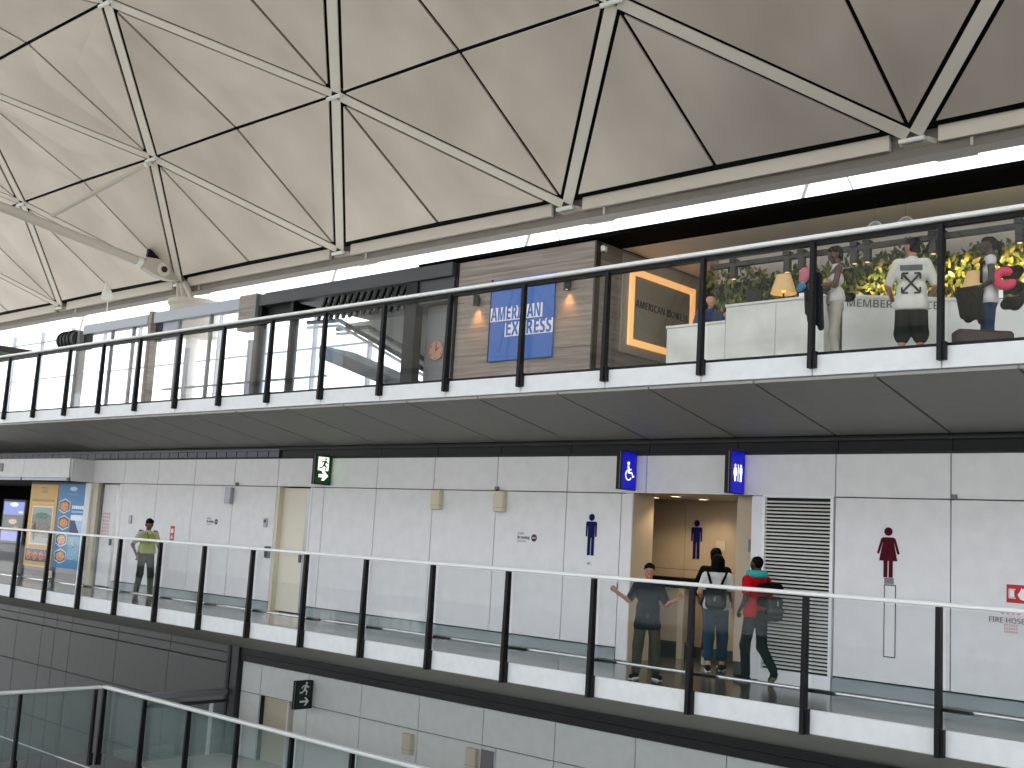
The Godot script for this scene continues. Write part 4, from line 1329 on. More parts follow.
# ------------------------------------------------------------------ shop fronts of the upper walkway
func build_upper_shops():
	var s := thing("glass_pavilion", "glazed shop pavilion with slim grey posts and a pale grey head beam", "shop front", Vector3(0, UP, SHOP))
	box(s, "head_beam", Vector3(-29.9, 2.62, -0.1), Vector3(-26.5, 2.88, 0.1), M.grey_light, 0.01)
	box(s, "head_beam", Vector3(-26.2, 2.62, -0.1), Vector3(-22.4, 2.90, 0.1), M.grey_light, 0.01)
	for p in [[-30.1, 0.14, M.grey, 2.75], [-26.36, 0.14, M.wood, 2.95]]:
		box(s, "post", Vector3(p[0] - p[1] / 2, 0, -0.12), Vector3(p[0] + p[1] / 2, p[3], 0.12), p[2], 0.01)
	for x in [-28.4, -27.3, -25.1, -23.7]:
		box(s, "mullion", Vector3(x - 0.035, 0, -0.04), Vector3(x + 0.035, 2.62, 0.04), M.grey)
	var xs := [-30.0, -28.4, -27.3, -26.36, -25.1, -23.7, -22.4]
	for i in xs.size() - 1:
		box(s, "glass_panel", Vector3(xs[i] + 0.04, 0.05, -0.012), Vector3(xs[i + 1] - 0.04, 2.6, 0.0), M.glass_clear)
	box(s, "transom", Vector3(-30.0, 1.42, -2.6), Vector3(-22.4, 1.47, -2.52), M.grey)
	box(s, "back_post", Vector3(-28.9, 0, -2.6), Vector3(-28.78, 2.6, -2.5), M.grey_light)
	box(s, "back_post", Vector3(-25.8, 0, -2.6), Vector3(-25.68, 2.6, -2.5), M.grey_light)
	box(s, "dark_panel", Vector3(-26.2, 2.15, -0.05), Vector3(-25.9, 2.62, 0.02), M.black)
	box(s, "grey_panel", Vector3(-25.9, 2.15, -0.05), Vector3(-25.15, 2.62, 0.0), M.grey_light)
	box(s, "dark_panel", Vector3(-29.95, 2.2, -0.05), Vector3(-29.55, 2.62, 0.02), M.black)
	var f := thing("air_fan", "dark rounded louvred unit at the end of the pavilion's head beam", "vent unit", Vector3(-30.75, UP + 2.4, SHOP))
	put(f, "drum", tube_mesh([Vector3(-0.55, 0.12, 0), Vector3(-0.42, 0.14, 0), Vector3(0.53, 0.14, 0)], [0.12, 0.24, 0.24], 16), M.grey_dark)
	for i in 4:
		put(f, "fin", tube_mesh([Vector3(-0.3 + i * 0.2, 0.14, 0), Vector3(-0.26 + i * 0.2, 0.14, 0)], [0.27, 0.27], 16), M.black)
	var wp := thing("wood_pier", "narrow wood-grain pier between two upper shop fronts", "pier", Vector3(-22.05, UP, SHOP))
	box(wp, "panel", Vector3(-0.33, 2.1, -0.15), Vector3(0.31, 2.93, 0.15), M.wood, 0.008)
	box(wp, "edge", Vector3(0.31, 2.1, -0.15), Vector3(0.36, 2.93, 0.16), M.grey)
	box(wp, "slim_post", Vector3(0.22, 0, -0.05), Vector3(0.34, 2.1, 0.05), M.grey_dark)
	# dark fronted shop with escalator
	var d := thing("dark_shop_front", "dark grey shop front with slanted black and copper bars imitating the reflected vault lattice", "shop front", Vector3(0, UP, SHOP))
	box(d, "head_beam", Vector3(-21.66, 2.62, -0.12), Vector3(-15.38, 2.89, 0.12), M.grey_dark, 0.01)
	for p in [[-21.6, 0.10], [-20.4, 0.10], [-16.52, 0.34]]:
		box(d, "post", Vector3(p[0] - p[1] / 2, 0, -0.1), Vector3(p[0] + p[1] / 2, 2.62, 0.1), M.black, 0.01)
	box(d, "fascia_panel", Vector3(-16.35, 2.15, -0.05), Vector3(-15.38, 2.62, 0.05), M.grey_dark, 0.006)
	box(d, "fascia_panel", Vector3(-16.35, 0.0, -0.25), Vector3(-15.38, 2.15, -0.2), M.grey, 0.006)
	box(d, "soffit_panel", Vector3(-21.5, 2.40, -0.6), Vector3(-20.45, 2.62, -0.05), M.black)
	for i in 14:  # slanted bars built in place of the vault reflected in the shop glass
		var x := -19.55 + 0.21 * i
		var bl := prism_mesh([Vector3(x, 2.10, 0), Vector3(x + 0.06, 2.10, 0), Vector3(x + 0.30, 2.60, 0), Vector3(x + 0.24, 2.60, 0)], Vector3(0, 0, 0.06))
		put(d, "reflection_bar", bl, M.black)
		put(d, "reflection_bar", prism_mesh([Vector3(x + 0.30, 2.12, -0.10), Vector3(x + 0.34, 2.12, -0.10), Vector3(x + 0.12, 2.58, -0.10), Vector3(x + 0.08, 2.58, -0.10)], Vector3(0, 0, 0.04)), M.wood)
	put(d, "back_wall", prism_mesh([Vector3(-22.6, 2.86, -3.1), Vector3(-15.42, 2.86, -3.1), Vector3(-15.42, 0, -3.1), Vector3(-16.2, 0, -3.1), Vector3(-18.7, 1.18, -3.1), Vector3(-22.3, 2.80, -3.1)], Vector3(0, 0, -0.1)), flat(Color(0.66, 0.66, 0.62), 0.6))
	box(d, "top_cover", Vector3(-21.6, 2.88, -3.2), Vector3(-16.42, 2.95, 0.0), M.grey_dark)
	for x in [[-21.55, -20.45], [-20.35, -18.6], [-18.6, -16.7]]:
		box(d, "glass_panel", Vector3(x[0] + 0.02, 0.05, -0.02), Vector3(x[1] - 0.02, 2.1, -0.008), M.glass_blue if x[0] < -19 else M.glass_clear)
	var e := thing("escalator", "escalator with bright chrome balustrade descending behind the dark shop front", "escalator", Vector3(-20.7, UP + 2.5, SHOP - 1.5))
	for z in [0.0, -0.9]:
		var path := [Vector3(-1.2, 0.05, z), Vector3(0, 0, z), Vector3(3.7, -1.66, z), Vector3(5.0, -2.4, z)]
		put(e, "handrail", tube_mesh(path, [0.05, 0.05, 0.05, 0.05], 10), M.black)
		put(e, "balustrade_trim", tube_mesh([path[0] - Vector3(0, 0.12, 0), path[1] - Vector3(0, 0.12, 0), path[2] - Vector3(0, 0.12, 0), path[3] - Vector3(0, 0.12, 0)], [0.035, 0.035, 0.035, 0.035], 10), M.rail)
		put(e, "glass_side", prism_mesh([Vector3(0, -0.15, z), Vector3(3.7, -1.81, z), Vector3(3.7, -2.4, z), Vector3(0, -0.75, z)], Vector3(0, 0, 0.012)), M.glass_clear)
	put(e, "truss", prism_mesh([Vector3(-0.6, -0.8, -1.0), Vector3(4.4, -2.45, -1.0), Vector3(-0.6, -2.45, -1.0)], Vector3(0, 0, 1.05)), M.glass_blue)
	put(e, "stringer", prism_mesh([Vector3(-0.6, -0.55, -1.0), Vector3(4.8, -2.4, -1.0), Vector3(4.5, -2.48, -1.0), Vector3(-0.6, -0.85, -1.0)], Vector3(0, 0, 1.06)), M.grey_dark)
	var ck := thing("round_clock", "round copper coloured disc with dark marks inside the dark shop front", "clock", Vector3(-15.98, UP + 1.25, SHOP - 0.19))
	put(ck, "dial", shape([disc(0, 0, 0.19, 28)], 0.03), flat(Color(0.70, 0.52, 0.42), 0.5))
	put(ck, "hands", shape([rect(-0.008, -0.02, 0.008, 0.13), poly([[0, -0.01], [0.09, 0.05], [0.085, 0.06], [-0.01, 0.01]])], 0.006), M.black, Vector3(0, 0, 0.03))
	for i in 6:
		put(ck, "mark", shape([rect(-0.012, 0.15, 0.012, 0.17)], 0.005), M.black, Vector3(0, 0, 0.03)).rotation.z = TAU * i / 6
	for x in [-15.66, -15.5]:
		box(d, "pale_bar", Vector3(x, 0.0, -0.2), Vector3(x + 0.05, 2.1, -0.15), M.grey_light)
	# the dark canopy at the far end
	var c := thing("far_canopy", "dark brown flat canopy at the far end of the upper walkway", "canopy", Vector3(-36, UP, -16))
	box(c, "roof", Vector3(-14, 2.25, 0.78), Vector3(2.8, 2.43, 3.2), M.wood_edge)
	box(c, "post", Vector3(2.4, 0, 1.9), Vector3(2.5, 2.25, 2.0), M.grey_dark)
	box(c, "post", Vector3(-4.4, 0, 1.9), Vector3(-4.3, 2.25, 2.0), M.grey_dark)

# ------------------------------------------------------------------ the card lounge
func wall_lamp(at: Vector3, label: String):
	var t := thing("wall_lamp", label, "lamp", at)
	box(t, "bracket", Vector3(-0.03, -0.02, 0), Vector3(0.03, 0.08, 0.05), M.black)
	put(t, "shade", lathe_mesh([Vector2(0.055, -0.08), Vector2(0.06, -0.08), Vector2(0.06, 0.12), Vector2(0.0, 0.12)], 16), M.black, Vector3(0, 0, 0.08))
	put(t, "lamp_disc", lathe_mesh([Vector2(0, -0.06), Vector2(0.05, -0.06), Vector2(0.05, -0.055)], 14), glow(Color(1.0, 0.72, 0.4), 2.0), Vector3(0, 0, 0.08))
	var s := SpotLight3D.new()
	s.name = "lamp_beam"
	s.light_color = Color(1.0, 0.68, 0.36)
	s.light_energy = 0.25
	s.spot_angle = 48.0
	s.spot_angle_attenuation = 1.0
	s.spot_range = 20.0
	s.light_size = 0.04
	s.shadow_enabled = true
	t.add_child(s)
	s.position = Vector3(0, -0.09, 0.08)
	s.rotation = Vector3(-PI / 2, 0, 0)

func build_lounge():
	var w := thing("lounge_block", "wood-grain clad lounge block with a black roof edge and a return wall", "lounge wall", Vector3(0, UP, SHOP))
	var ys := [0.0, 0.52, 1.04, 1.56, 2.08, 2.58, 2.88]
	for i in ys.size() - 1:
		box(w, "plank", Vector3(-15.30, ys[i] + 0.002, -0.12), Vector3(-11.99, ys[i + 1] - 0.002, 0.0), M.wood, 0.003)
		box(w, "plank", Vector3(-12.1, ys[i] + 0.002, -4.35), Vector3(-11.98, ys[i + 1] - 0.002, -0.125), M.wood, 0.003)
	box(w, "core", Vector3(-15.3, 0, -4.35), Vector3(-12.11, 2.88, -0.125), M.wood_edge)
	box(w, "corner_trim", Vector3(-12.0, 0, -0.125), Vector3(-11.965, 2.88, 0.012), M.wood_edge)
	box(w, "edge_trim", Vector3(-15.36, 0, -0.1), Vector3(-15.30, 2.88, 0.02), M.black)
	var c := setting("ceiling_lounge")
	box(c, "roof_edge", Vector3(-16.4, UP + 2.90, -24), Vector3(12, UP + 2.97, SHOP + 0.06), M.canopy)
	box(c, "black_band", Vector3(-11.97, UP + 2.886, -15.72), Vector3(12, UP + 2.898, SHOP + 0.05), M.canopy)
	box(c, "board", Vector3(-11.97, UP + 2.886, -24), Vector3(12, UP + 2.898, -15.73), M.lounge_ceiling)
	var bw := setting("wall_lounge")
	box(bw, "front_board", Vector3(-10.9, UP, -17.4), Vector3(6, UP + 2.88, -17.2), M.lounge_wall)
	box(bw, "board", Vector3(-12, UP, -19.6), Vector3(12, UP + 2.88, -19.4), M.lounge_wall)
	box(bw, "end_board", Vector3(6, UP, -19.6), Vector3(6.2, UP + 2.88, SHOP), M.lounge_wall)
	# blue card sign
	var b := thing("blue_card_sign", "square blue wall sign reading AMERICAN EXPRESS in outlined white and blue letters", "sign", Vector3(-13.6, UP + 1.65, SHOP))
	var blue := flat(Color(0.19, 0.38, 0.68), 0.45)
	box(b, "panel", Vector3(-0.76, -0.76, 0), Vector3(0.76, 0.76, 0.05), blue, 0.006)
	box(b, "edge", Vector3(-0.785, -0.76, 0), Vector3(-0.762, 0.78, 0.05), M.navy)
	for s in [["AMERICAN", -0.12, 0.11, 1.20], ["EXPRESS", 0.20, -0.19, 1.08]]:
		var row := Node3D.new()
		row.name = "word"
		b.add_child(row, true)
		row.position = Vector3(s[1], s[2], 0.052)
		box(row, "outline", Vector3(-s[3] / 2 - 0.03, -0.135, 0), Vector3(s[3] / 2 + 0.03, 0.125, 0.006), M.white)
		letters(row, "lettering", s[0], 0.245, blue, Vector3(0, 0.0, 0.009), 0.0, true, s[3], 0.008)
	wall_lamp(Vector3(-14.72, UP + 2.05, SHOP), "small black wall lamp glowing down left of the blue card sign")
	wall_lamp(Vector3(-12.53, UP + 2.12, SHOP), "small black wall lamp glowing down right of the blue card sign")
	var cm := thing("security_camera", "tiny white camera at the top corner of the wood lounge block", "camera", Vector3(-11.93, UP + 2.75, SHOP - 0.15))
	box(cm, "body", Vector3(-0.04, -0.05, -0.06), Vector3(0.04, 0.05, 0.06), M.white, 0.015)
	put(cm, "lens", lathe_mesh([Vector2(0, -0.075), Vector2(0.02, -0.06), Vector2(0.02, -0.05)], 10), M.black)
	# the glowing frame on the return wall, facing +x
	var f := thing("frame_sign", "glowing amber square frame around grey panel lettered AMERICAN EXPRESS", "lit sign", Vector3(-11.975, UP + 1.90, -16.97), PI / 2)
	box(f, "back_panel", Vector3(-1.22, -0.86, 0), Vector3(1.22, 0.92, 0.03), flat(Color(0.60, 0.57, 0.52), 0.5), 0.006)
	box(f, "mirror_panel", Vector3(-0.88, -0.56, 0.03), Vector3(0.88, 0.56, 0.045), flat(Color(0.60, 0.575, 0.51), 0.3, 0.15))
	var lit := glow(Color(1.0, 0.74, 0.44), 0.24, Color(0.95, 0.75, 0.5))
	for q in [[-1.04, 0.58, 1.04, 0.70], [-1.04, -0.70, 1.04, -0.58], [-1.04, -0.58, -0.90, 0.58], [0.90, -0.58, 1.04, 0.58]]:
		box(f, "light_bar", Vector3(q[0], q[1], 0.03), Vector3(q[2], q[3], 0.075), lit, 0.01)
		area_lamp(f, Vector3((q[0] + q[2]) / 2, (q[1] + q[3]) / 2, 0.09), Vector2(q[2] - q[0], q[3] - q[1]), Color(1.0, 0.74, 0.48), 0.015, 0.0)
	letters(f, "lettering", "AMERICAN EXPRESS", 0.13, M.wood_edge, Vector3(0.0, 0.08, 0.05), 0.0, true, 1.66)
	# counters
	var lo := thing("low_counter", "lower left part of the white marble reception counter", "counter", Vector3(-9.24, UP, -14.0))
	box(lo, "front", Vector3(-0.51, 0, -0.6), Vector3(0.51, 0.96, 0), M.marble, 0.008)
	box(lo, "top", Vector3(-0.52, 0.96, -0.65), Vector3(0.51, 1.0, 0.015), M.marble, 0.006)
	var hi := thing("high_counter", "higher white marble reception counter carrying a table lamp", "counter", Vector3(-7.9, UP, -14.0))
	for s in [[-0.83, -0.02], [-0.02, 0.72]]:
		box(hi, "front_slab", Vector3(s[0] + 0.003, 0, -0.6), Vector3(s[1] - 0.003, 1.19, 0), M.marble, 0.006)
	box(hi, "top", Vector3(-0.84, 1.19, -0.65), Vector3(0.73, 1.23, 0.015), M.marble, 0.006)
	var ms := thing("member_counter", "angled white marble counter lettered MEMBER SERVICES", "counter", Vector3(0, UP, 0))
	var pts := [Vector3(-6.9, 0, -13.97), Vector3(-5.0, 0, -15.35), Vector3(-4.2, 0, -15.72), Vector3(-4.4, 0, -16.12), Vector3(-5.3, 0, -15.8), Vector3(-7.14, 0, -14.45)]
	put(ms, "body", prism_mesh(pts, Vector3(0, 1.15, 0)), M.marble)
	var tp := []
	for p in pts:
		tp.append(p + Vector3(0, 1.15, 0))
	tp[0] += Vector3(-0.01, 0, 0.02)
	tp[1] += Vector3(0.01, 0, 0.02)
	put(ms, "top", prism_mesh(tp, Vector3(0, 0.04, 0)), M.marble)
	var dir: Vector3 = (pts[1] - pts[0]).normalized()
	var nrm := Vector3(-dir.z, 0, dir.x)
	if nrm.z < 0:
		nrm = -nrm
	var lt := letters(ms, "lettering", "MEMBER SERVICES", 0.10, flat(Color(0.30, 0.27, 0.22), 0.4), pts[0] + dir * 0.68 + Vector3(0, 1.075, 0) + nrm * 0.004, 0.0, false, 1.26, 0.012)
	lt.rotation.y = atan2(nrm.x, nrm.z)
	# table lamps
	table_lamp(Vector3(-8.0, UP + 1.23, -14.35), "table lamp with a cream drum shade on the high marble counter", 1.0)
	table_lamp(Vector3(-5.62, UP + 1.19, -15.25), "table lamp with a cream shade on the angled member counter", 0.9)
	for s in [[Vector3(-8.55, UP + 1.23, -14.5), "black monitor seen from behind at the left of the high counter"], [Vector3(-7.75, UP + 1.23, -14.55), "black monitor seen from behind just right of the table lamp"]]:
		var mo := thing("counter_monitor", s[1], "monitor", s[0])
		box(mo, "back_shell", Vector3(-0.13, 0.06, 0), Vector3(0.13, 0.30, 0.03), M.black, 0.01)
		box(mo, "stand", Vector3(-0.02, 0.0, -0.02), Vector3(0.02, 0.12, 0.0), M.black)
		box(mo, "foot", Vector3(-0.08, 0.0, -0.08), Vector3(0.08, 0.012, 0.06), M.black)
	var cd := thing("counter_card", "small white card standing beside the table lamp", "card", Vector3(-7.62, UP + 1.23, -14.2))
	box(cd, "sheet", Vector3(-0.05, 0, 0), Vector3(0.05, 0.10, 0.006), M.white)
	box(cd, "foot", Vector3(-0.05, 0, -0.03), Vector3(0.05, 0.008, 0.02), M.white)
	var bo := thing("glass_bottle", "clear glass bottle on the angled member counter", "bottle", Vector3(-6.52, UP + 1.19, -14.52))
	put(bo, "body", lathe_mesh([Vector2(0, 0), Vector2(0.035, 0), Vector2(0.037, 0.10), Vector2(0.014, 0.15), Vector2(0.014, 0.18), Vector2(0, 0.18)], 16), M.glass_blue)
	put(bo, "cap", lathe_mesh([Vector2(0.016, 0.17), Vector2(0.016, 0.195), Vector2(0, 0.195)], 12), M.white)
	# plant wall with spotlights on a black track
	var pw := thing("plant_wall", "dense leafy green plant wall lit yellow behind the marble counters", "plant wall", Vector3(0, UP, -16.6))
	box(pw, "trough", Vector3(-10.9, 0.0, -0.35), Vector3(5.5, 2.30, -0.14), flat(Color(0.07, 0.10, 0.05), 0.8))
	var mm := MultiMesh.new()
	mm.transform_format = MultiMesh.TRANSFORM_3D
	mm.use_colors = true
	mm.mesh = leaf_mesh()
	var n := 9000
	mm.instance_count = n
	var r := RandomNumberGenerator.new()
	r.seed = 31
	for i in n:
		var x := -10.85 + r.randf() * 14.5
		var top := 2.40 + 0.10 * sin(x * 2.3) + 0.06 * sin(x * 6.1)
		var y := 0.9 + r.randf() * (top - 0.9)
		var z := -0.14 + r.randf() * 0.30 + 0.10 * sin(x * 3.1 + y * 4.0)
		var bs := Basis.from_euler(Vector3(-0.5 + r.randf() * 1.3, (r.randf() - 0.5) * 2.2, (r.randf() - 0.5) * 2.6)) * Basis.from_scale(Vector3.ONE * (0.6 + r.randf() * 0.7))
		mm.set_instance_transform(i, Transform3D(bs, Vector3(x, y, z)))
		var g := r.randf()
		var col := Color(0.035, 0.075, 0.018).lerp(Color(0.16, 0.19, 0.035), g)
		if r.randf() < 0.16:
			col = Color(0.34, 0.29, 0.06)
		mm.set_instance_color(i, col)
	var mi := MultiMeshInstance3D.new()
	mi.name = "leaves"
	mi.multimesh = mm
	var lm := flat(Color.WHITE, 0.4)
	lm.vertex_color_use_as_albedo = true
	lm.backlight_enabled = true
	lm.backlight = Color(0.25, 0.3, 0.1)
	mi.material_override = lm
	mi.set_meta("kind", "stuff")
	pw.add_child(mi)
	var tr := thing("light_track", "long black light track with hanging box spotlights above the plant wall", "light track", Vector3(0, UP + 2.34, -15.8))
	box(tr, "bar", Vector3(-10.15, -0.04, -0.04), Vector3(2.0, 0.04, 0.04), M.track)
	for x in [-9.72, -8.75, -8.5, -7.62, -7.42, -6.42, -6.30, -5.22, -4.98, -3.9, -2.9]:
		var sp := Node3D.new()
		sp.name = "spotlight"
		tr.add_child(sp, true)
		sp.position = Vector3(x, 0, 0)
		box(sp, "lamp_body", Vector3(-0.05, -0.24, -0.05), Vector3(0.05, 0.06, 0.05), M.track, 0.006)
		box(sp, "lamp_hood", Vector3(-0.06, 0.02, -0.08), Vector3(0.06, 0.09, 0.07), M.track, 0.006)
		put(sp, "lamp_disc", lathe_mesh([Vector2(0, -0.243), Vector2(0.035, -0.243), Vector2(0.035, -0.24)], 12), glow(Color(1.0, 0.85, 0.55), 0.4))
	for x in [-8.62, -7.52, -6.36, -5.6, -4.4, -3.3]:
		var s := SpotLight3D.new()
		s.name = "spotlight_beam"
		s.light_color = Color(1.0, 0.86, 0.56)
		s.light_energy = 1.3 if x > -8 else 0.35
		s.spot_angle = 42.0
		s.spot_angle_attenuation = 0.8
		s.spot_range = 20.0
		s.light_size = 0.05
		s.shadow_enabled = true
		tr.add_child(s)
		s.position = Vector3(x, -0.27, 0.0)
		s.basis = Basis.looking_at(Vector3(0.12, -0.38, -0.85))
	# round pendants above the member counter
	for x in [-7.08, -6.62]:
		var p := thing("ring_pendant", "round grey ring pendant hung under the lounge ceiling", "pendant", Vector3(x, UP + 2.44, -15.3), 0.0, "ring pendants under the lounge ceiling")
		var ring := []
		var rad := []
		for i in 25:
			ring.append(Vector3(0.11 * cos(TAU * i / 24), 0.11 * sin(TAU * i / 24), 0))
			rad.append(0.014)
		put(p, "ring", tube_mesh(ring, rad, 8), M.grey_light)
		put(p, "cord", tube_mesh([Vector3(0, 0.11, 0), Vector3(0, 0.447, 0)], [0.0015, 0.0015], 6), M.grey_dark)
		put(p, "disc", shape([disc(0, 0, 0.10)], 0.01), M.beam)

func table_lamp(at: Vector3, label: String, k: float):
	var t := thing("table_lamp", label, "lamp", at)
	put(t, "base", lathe_mesh([Vector2(0, 0), Vector2(0.07, 0), Vector2(0.07, 0.02), Vector2(0.018, 0.04), Vector2(0.014, 0.16), Vector2(0, 0.16)], 18), M.wood_edge)
	var m := flat(Color(0.82, 0.74, 0.55), 0.8)
	m.backlight_enabled = true
	m.backlight = Color(0.8, 0.74, 0.6)
	put(t, "lamp_shade", lathe_mesh([Vector2(0.185, 0.16), Vector2(0.105, 0.43), Vector2(0.10, 0.43), Vector2(0.18, 0.16)], 24), m)
	put(t, "lamp_bulb", lathe_mesh([Vector2(0, 0.18), Vector2(0.03, 0.20), Vector2(0.035, 0.24), Vector2(0.0, 0.29)], 12), glow(Color(1.0, 0.7, 0.35), 2.0))
	put(t, "finial", lathe_mesh([Vector2(0.006, 0.28), Vector2(0.006, 0.47), Vector2(0.012, 0.48), Vector2(0, 0.5)], 8), M.wood_edge)
	var o := OmniLight3D.new()
	o.name = "lamp_light"
	o.light_color = Color(1.0, 0.86, 0.66)
	o.light_energy = 0.018 * k
	o.light_size = 0.04
	o.omni_range = 20.0
	o.shadow_enabled = true
	t.add_child(o)
	o.position = Vector3(0, 0.235, 0)

func leaf_mesh() -> Mesh:
	var st := begin()
	var c := Vector3(0, 0.055, 0.012)
	var rim := [Vector3(0, 0, 0), Vector3(0.026, 0.035, 0), Vector3(0.024, 0.075, -0.004), Vector3(0, 0.12, -0.012), Vector3(-0.024, 0.075, -0.004), Vector3(-0.026, 0.035, 0)]
	for i in 6:
		face(st, [c, rim[i], rim[(i + 1) % 6]], Vector3(rim[i].x * 6.0, 0, 1).normalized())
	return st.commit()

# ------------------------------------------------------------------ people
func bone(a: Vector3, b: Vector3, ra: float, rb := -1.0) -> Array:
	return [a, b, ra, ra if rb < 0.0 else rb]

func hand_bones(wrist: Vector3, along: Vector3, across: Vector3, curl: float, thumb_up := false) -> Array:
	# along: forearm direction; across: from the little finger towards the thumb
	along = along.normalized()
	across = (across - along * across.dot(along)).normalized()
	var palm := along.cross(across).normalized()      # axis the fingers fold towards
	var out := [bone(wrist - along * 0.05, wrist, 0.027, 0.024)]
	var lens := [0.068, 0.078, 0.082, 0.074]
	for i in 4:
		var side := across * (-0.030 + 0.020 * i)
		var root := wrist + along * 0.03 + side * 0.7
		var knuckle := wrist + along * (0.082 - 0.004 * absf(i - 2.0)) + side
		out.append(bone(root, knuckle, 0.014, 0.0115))
		var p := knuckle
		var a := curl * 0.9
		for j in 3:
			var d := along * cos(a) + palm * sin(a)
			var l: float = lens[i] * [0.46, 0.30, 0.24][j]
			out.append(bone(p, p + d * l, 0.0098 - 0.0008 * j, 0.0090 - 0.0008 * j))
			p += d * l
			a += curl
	var t0 := wrist + along * 0.025 + across * 0.026
	var td := (across * 0.75 + along * (0.35 if thumb_up else 0.7) + palm * 0.25).normalized()
	out.append(bone(t0, t0 + td * 0.042, 0.014, 0.011))
	out.append(bone(t0 + td * 0.042, t0 + td * 0.042 + (td + along * 0.3).normalized() * 0.030, 0.0105, 0.0095))
	out.append(bone(t0 + td * 0.042 + (td + along * 0.3).normalized() * 0.030, t0 + td * 0.042 + (td + along * 0.45).normalized() * 0.054, 0.0095, 0.008))
	return out

func human(d: Dictionary) -> Node3D:
	var h: float = d.h
	var s := h / 1.75
	var girth: float = d.get("girth", 1.0)
	var t := thing("person", d.label, "person", d.at, deg_to_rad(d.yaw), d.get("group", ""))
	t.scale = Vector3.ONE * s
	var lift: Vector3 = d.get("lean", Vector3.ZERO)
	var le: Vector3 = d.get("le", Vector3(0.25, 1.13, -0.03))
	var lw: Vector3 = d.get("lw", Vector3(0.27, 0.88, 0.05))
	var re: Vector3 = d.get("re", Vector3(-0.25, 1.13, -0.03))
	var rw: Vector3 = d.get("rw", Vector3(-0.27, 0.88, 0.05))
	var lk: Vector3 = d.get("lk", Vector3(0.105, 0.50, 0.02))
	var la: Vector3 = d.get("la", Vector3(0.11, 0.085, -0.02))
	var rk: Vector3 = d.get("rk", Vector3(-0.105, 0.50, 0.02))
	var ra: Vector3 = d.get("ra", Vector3(-0.11, 0.085, -0.02))
	var lt: Vector3 = d.get("lt", Vector3(0.03, -0.045, 0.17))
	var rt: Vector3 = d.get("rt", Vector3(-0.03, -0.045, 0.17))
	var ls := Vector3(0.175, 1.415, 0) + lift
	var rs := Vector3(-0.175, 1.415, 0) + lift
	var lh := Vector3(0.09, 0.92, 0)
	var rh := Vector3(-0.09, 0.92, 0)
	# the body: one surface of skin
	var acc := [PackedVector3Array(), PackedVector3Array(), PackedInt32Array()]
	var b := [
		bone(Vector3(-0.12, 1.39, 0) + lift, Vector3(0.12, 1.39, 0) + lift, 0.06),
		bone(Vector3(-0.07, 1.27, 0.01) + lift, Vector3(0.07, 1.27, 0.01) + lift, 0.085),
		bone(Vector3(-0.05, 1.08, 0), Vector3(0.05, 1.08, 0), 0.08),
		bone(Vector3(-0.06, 0.95, 0), Vector3(0.06, 0.95, 0), 0.09),
		bone(Vector3(0, 1.40, -0.015) + lift, Vector3(0, 1.53, 0.0) + lift, 0.058, 0.050),
		bone(ls, le, 0.047, 0.037), bone(le, lw, 0.037, 0.026),
		bone(rs, re, 0.047, 0.037), bone(re, rw, 0.037, 0.026),
		bone(lh, lk, 0.075, 0.052), bone(lk, la, 0.050, 0.034),
		bone(rh, rk, 0.075, 0.052), bone(rk, ra, 0.050, 0.034),
		bone(la, la + lt * 0.8, 0.034, 0.026), bone(ra, ra + rt * 0.8, 0.034, 0.026)]
	blob(b, 0.018, 70.0, acc)
	# head, on a finer grid
	var hb := Basis.from_euler(Vector3(deg_to_rad(d.get("nod", 0.0)), deg_to_rad(d.get("turn", 0.0)), 0))
	var hc := Vector3(0, 1.625, 0.012) + lift
	var at := func(x: float, y: float, z: float) -> Vector3: return hc + hb * Vector3(x, y, z)
	var head := [
		bone(at.call(0, 0.035, -0.015), at.call(0, 0.030, 0.015), 0.078, 0.072),
		bone(at.call(-0.025, -0.01, 0.03), at.call(0.025, -0.01, 0.03), 0.050),
		bone(at.call(-0.018, -0.065, 0.038), at.call(0.018, -0.065, 0.038), 0.034),
		bone(at.call(0, -0.085, 0.055), at.call(0, -0.09, 0.06), 0.020),
		bone(at.call(0, 0.008, 0.088), at.call(0, -0.022, 0.100), 0.007, 0.012),
		bone(at.call(-0.012, -0.026, 0.090), at.call(0.012, -0.026, 0.090), 0.008),
		bone(at.call(-0.018, -0.052, 0.078), at.call(0.018, -0.052, 0.078), 0.007),
		bone(at.call(-0.03, 0.030, 0.078), at.call(-0.015, 0.030, 0.082), 0.008),
		bone(at.call(0.03, 0.030, 0.078), at.call(0.015, 0.030, 0.082), 0.008),
		bone(at.call(-0.080, 0.012, -0.004), at.call(-0.078, -0.020, 0.004), 0.013, 0.009),
		bone(at.call(0.080, 0.012, -0.004), at.call(0.078, -0.020, 0.004), 0.013, 0.009),
		bone(Vector3(0, 1.50, -0.01) + lift, at.call(0, -0.03, -0.02), 0.050, 0.052)]
	blob(head, 0.008, 110.0, acc)
	for hd in d.get("hands", []):
		var w: Vector3 = lw if hd[0] == "l" else rw
		var e: Vector3 = le if hd[0] == "l" else re
		blob(hand_bones(w, (w - e).normalized() + hd[3] * 0.6, hd[1], hd[2], hd.size() > 4), 0.006, 220.0, acc)
	var arr := []
	arr.resize(Mesh.ARRAY_MAX)
	arr[Mesh.ARRAY_VERTEX] = acc[0]
	arr[Mesh.ARRAY_NORMAL] = acc[1]
	arr[Mesh.ARRAY_INDEX] = acc[2]
	var am := ArrayMesh.new()
	am.add_surface_from_arrays(Mesh.PRIMITIVE_TRIANGLES, arr)
	put(t, "body", am, flat(d.skin, 0.55))
	# eyes and brows
	for x in [-0.030, 0.030]:
		var eye := put(t, "eye", eye_mesh(), M.black, at.call(x, 0.012, 0.079))
		eye.basis = hb
	# top
	var hem: float = d.get("hem", 0.92)
	var g := girth
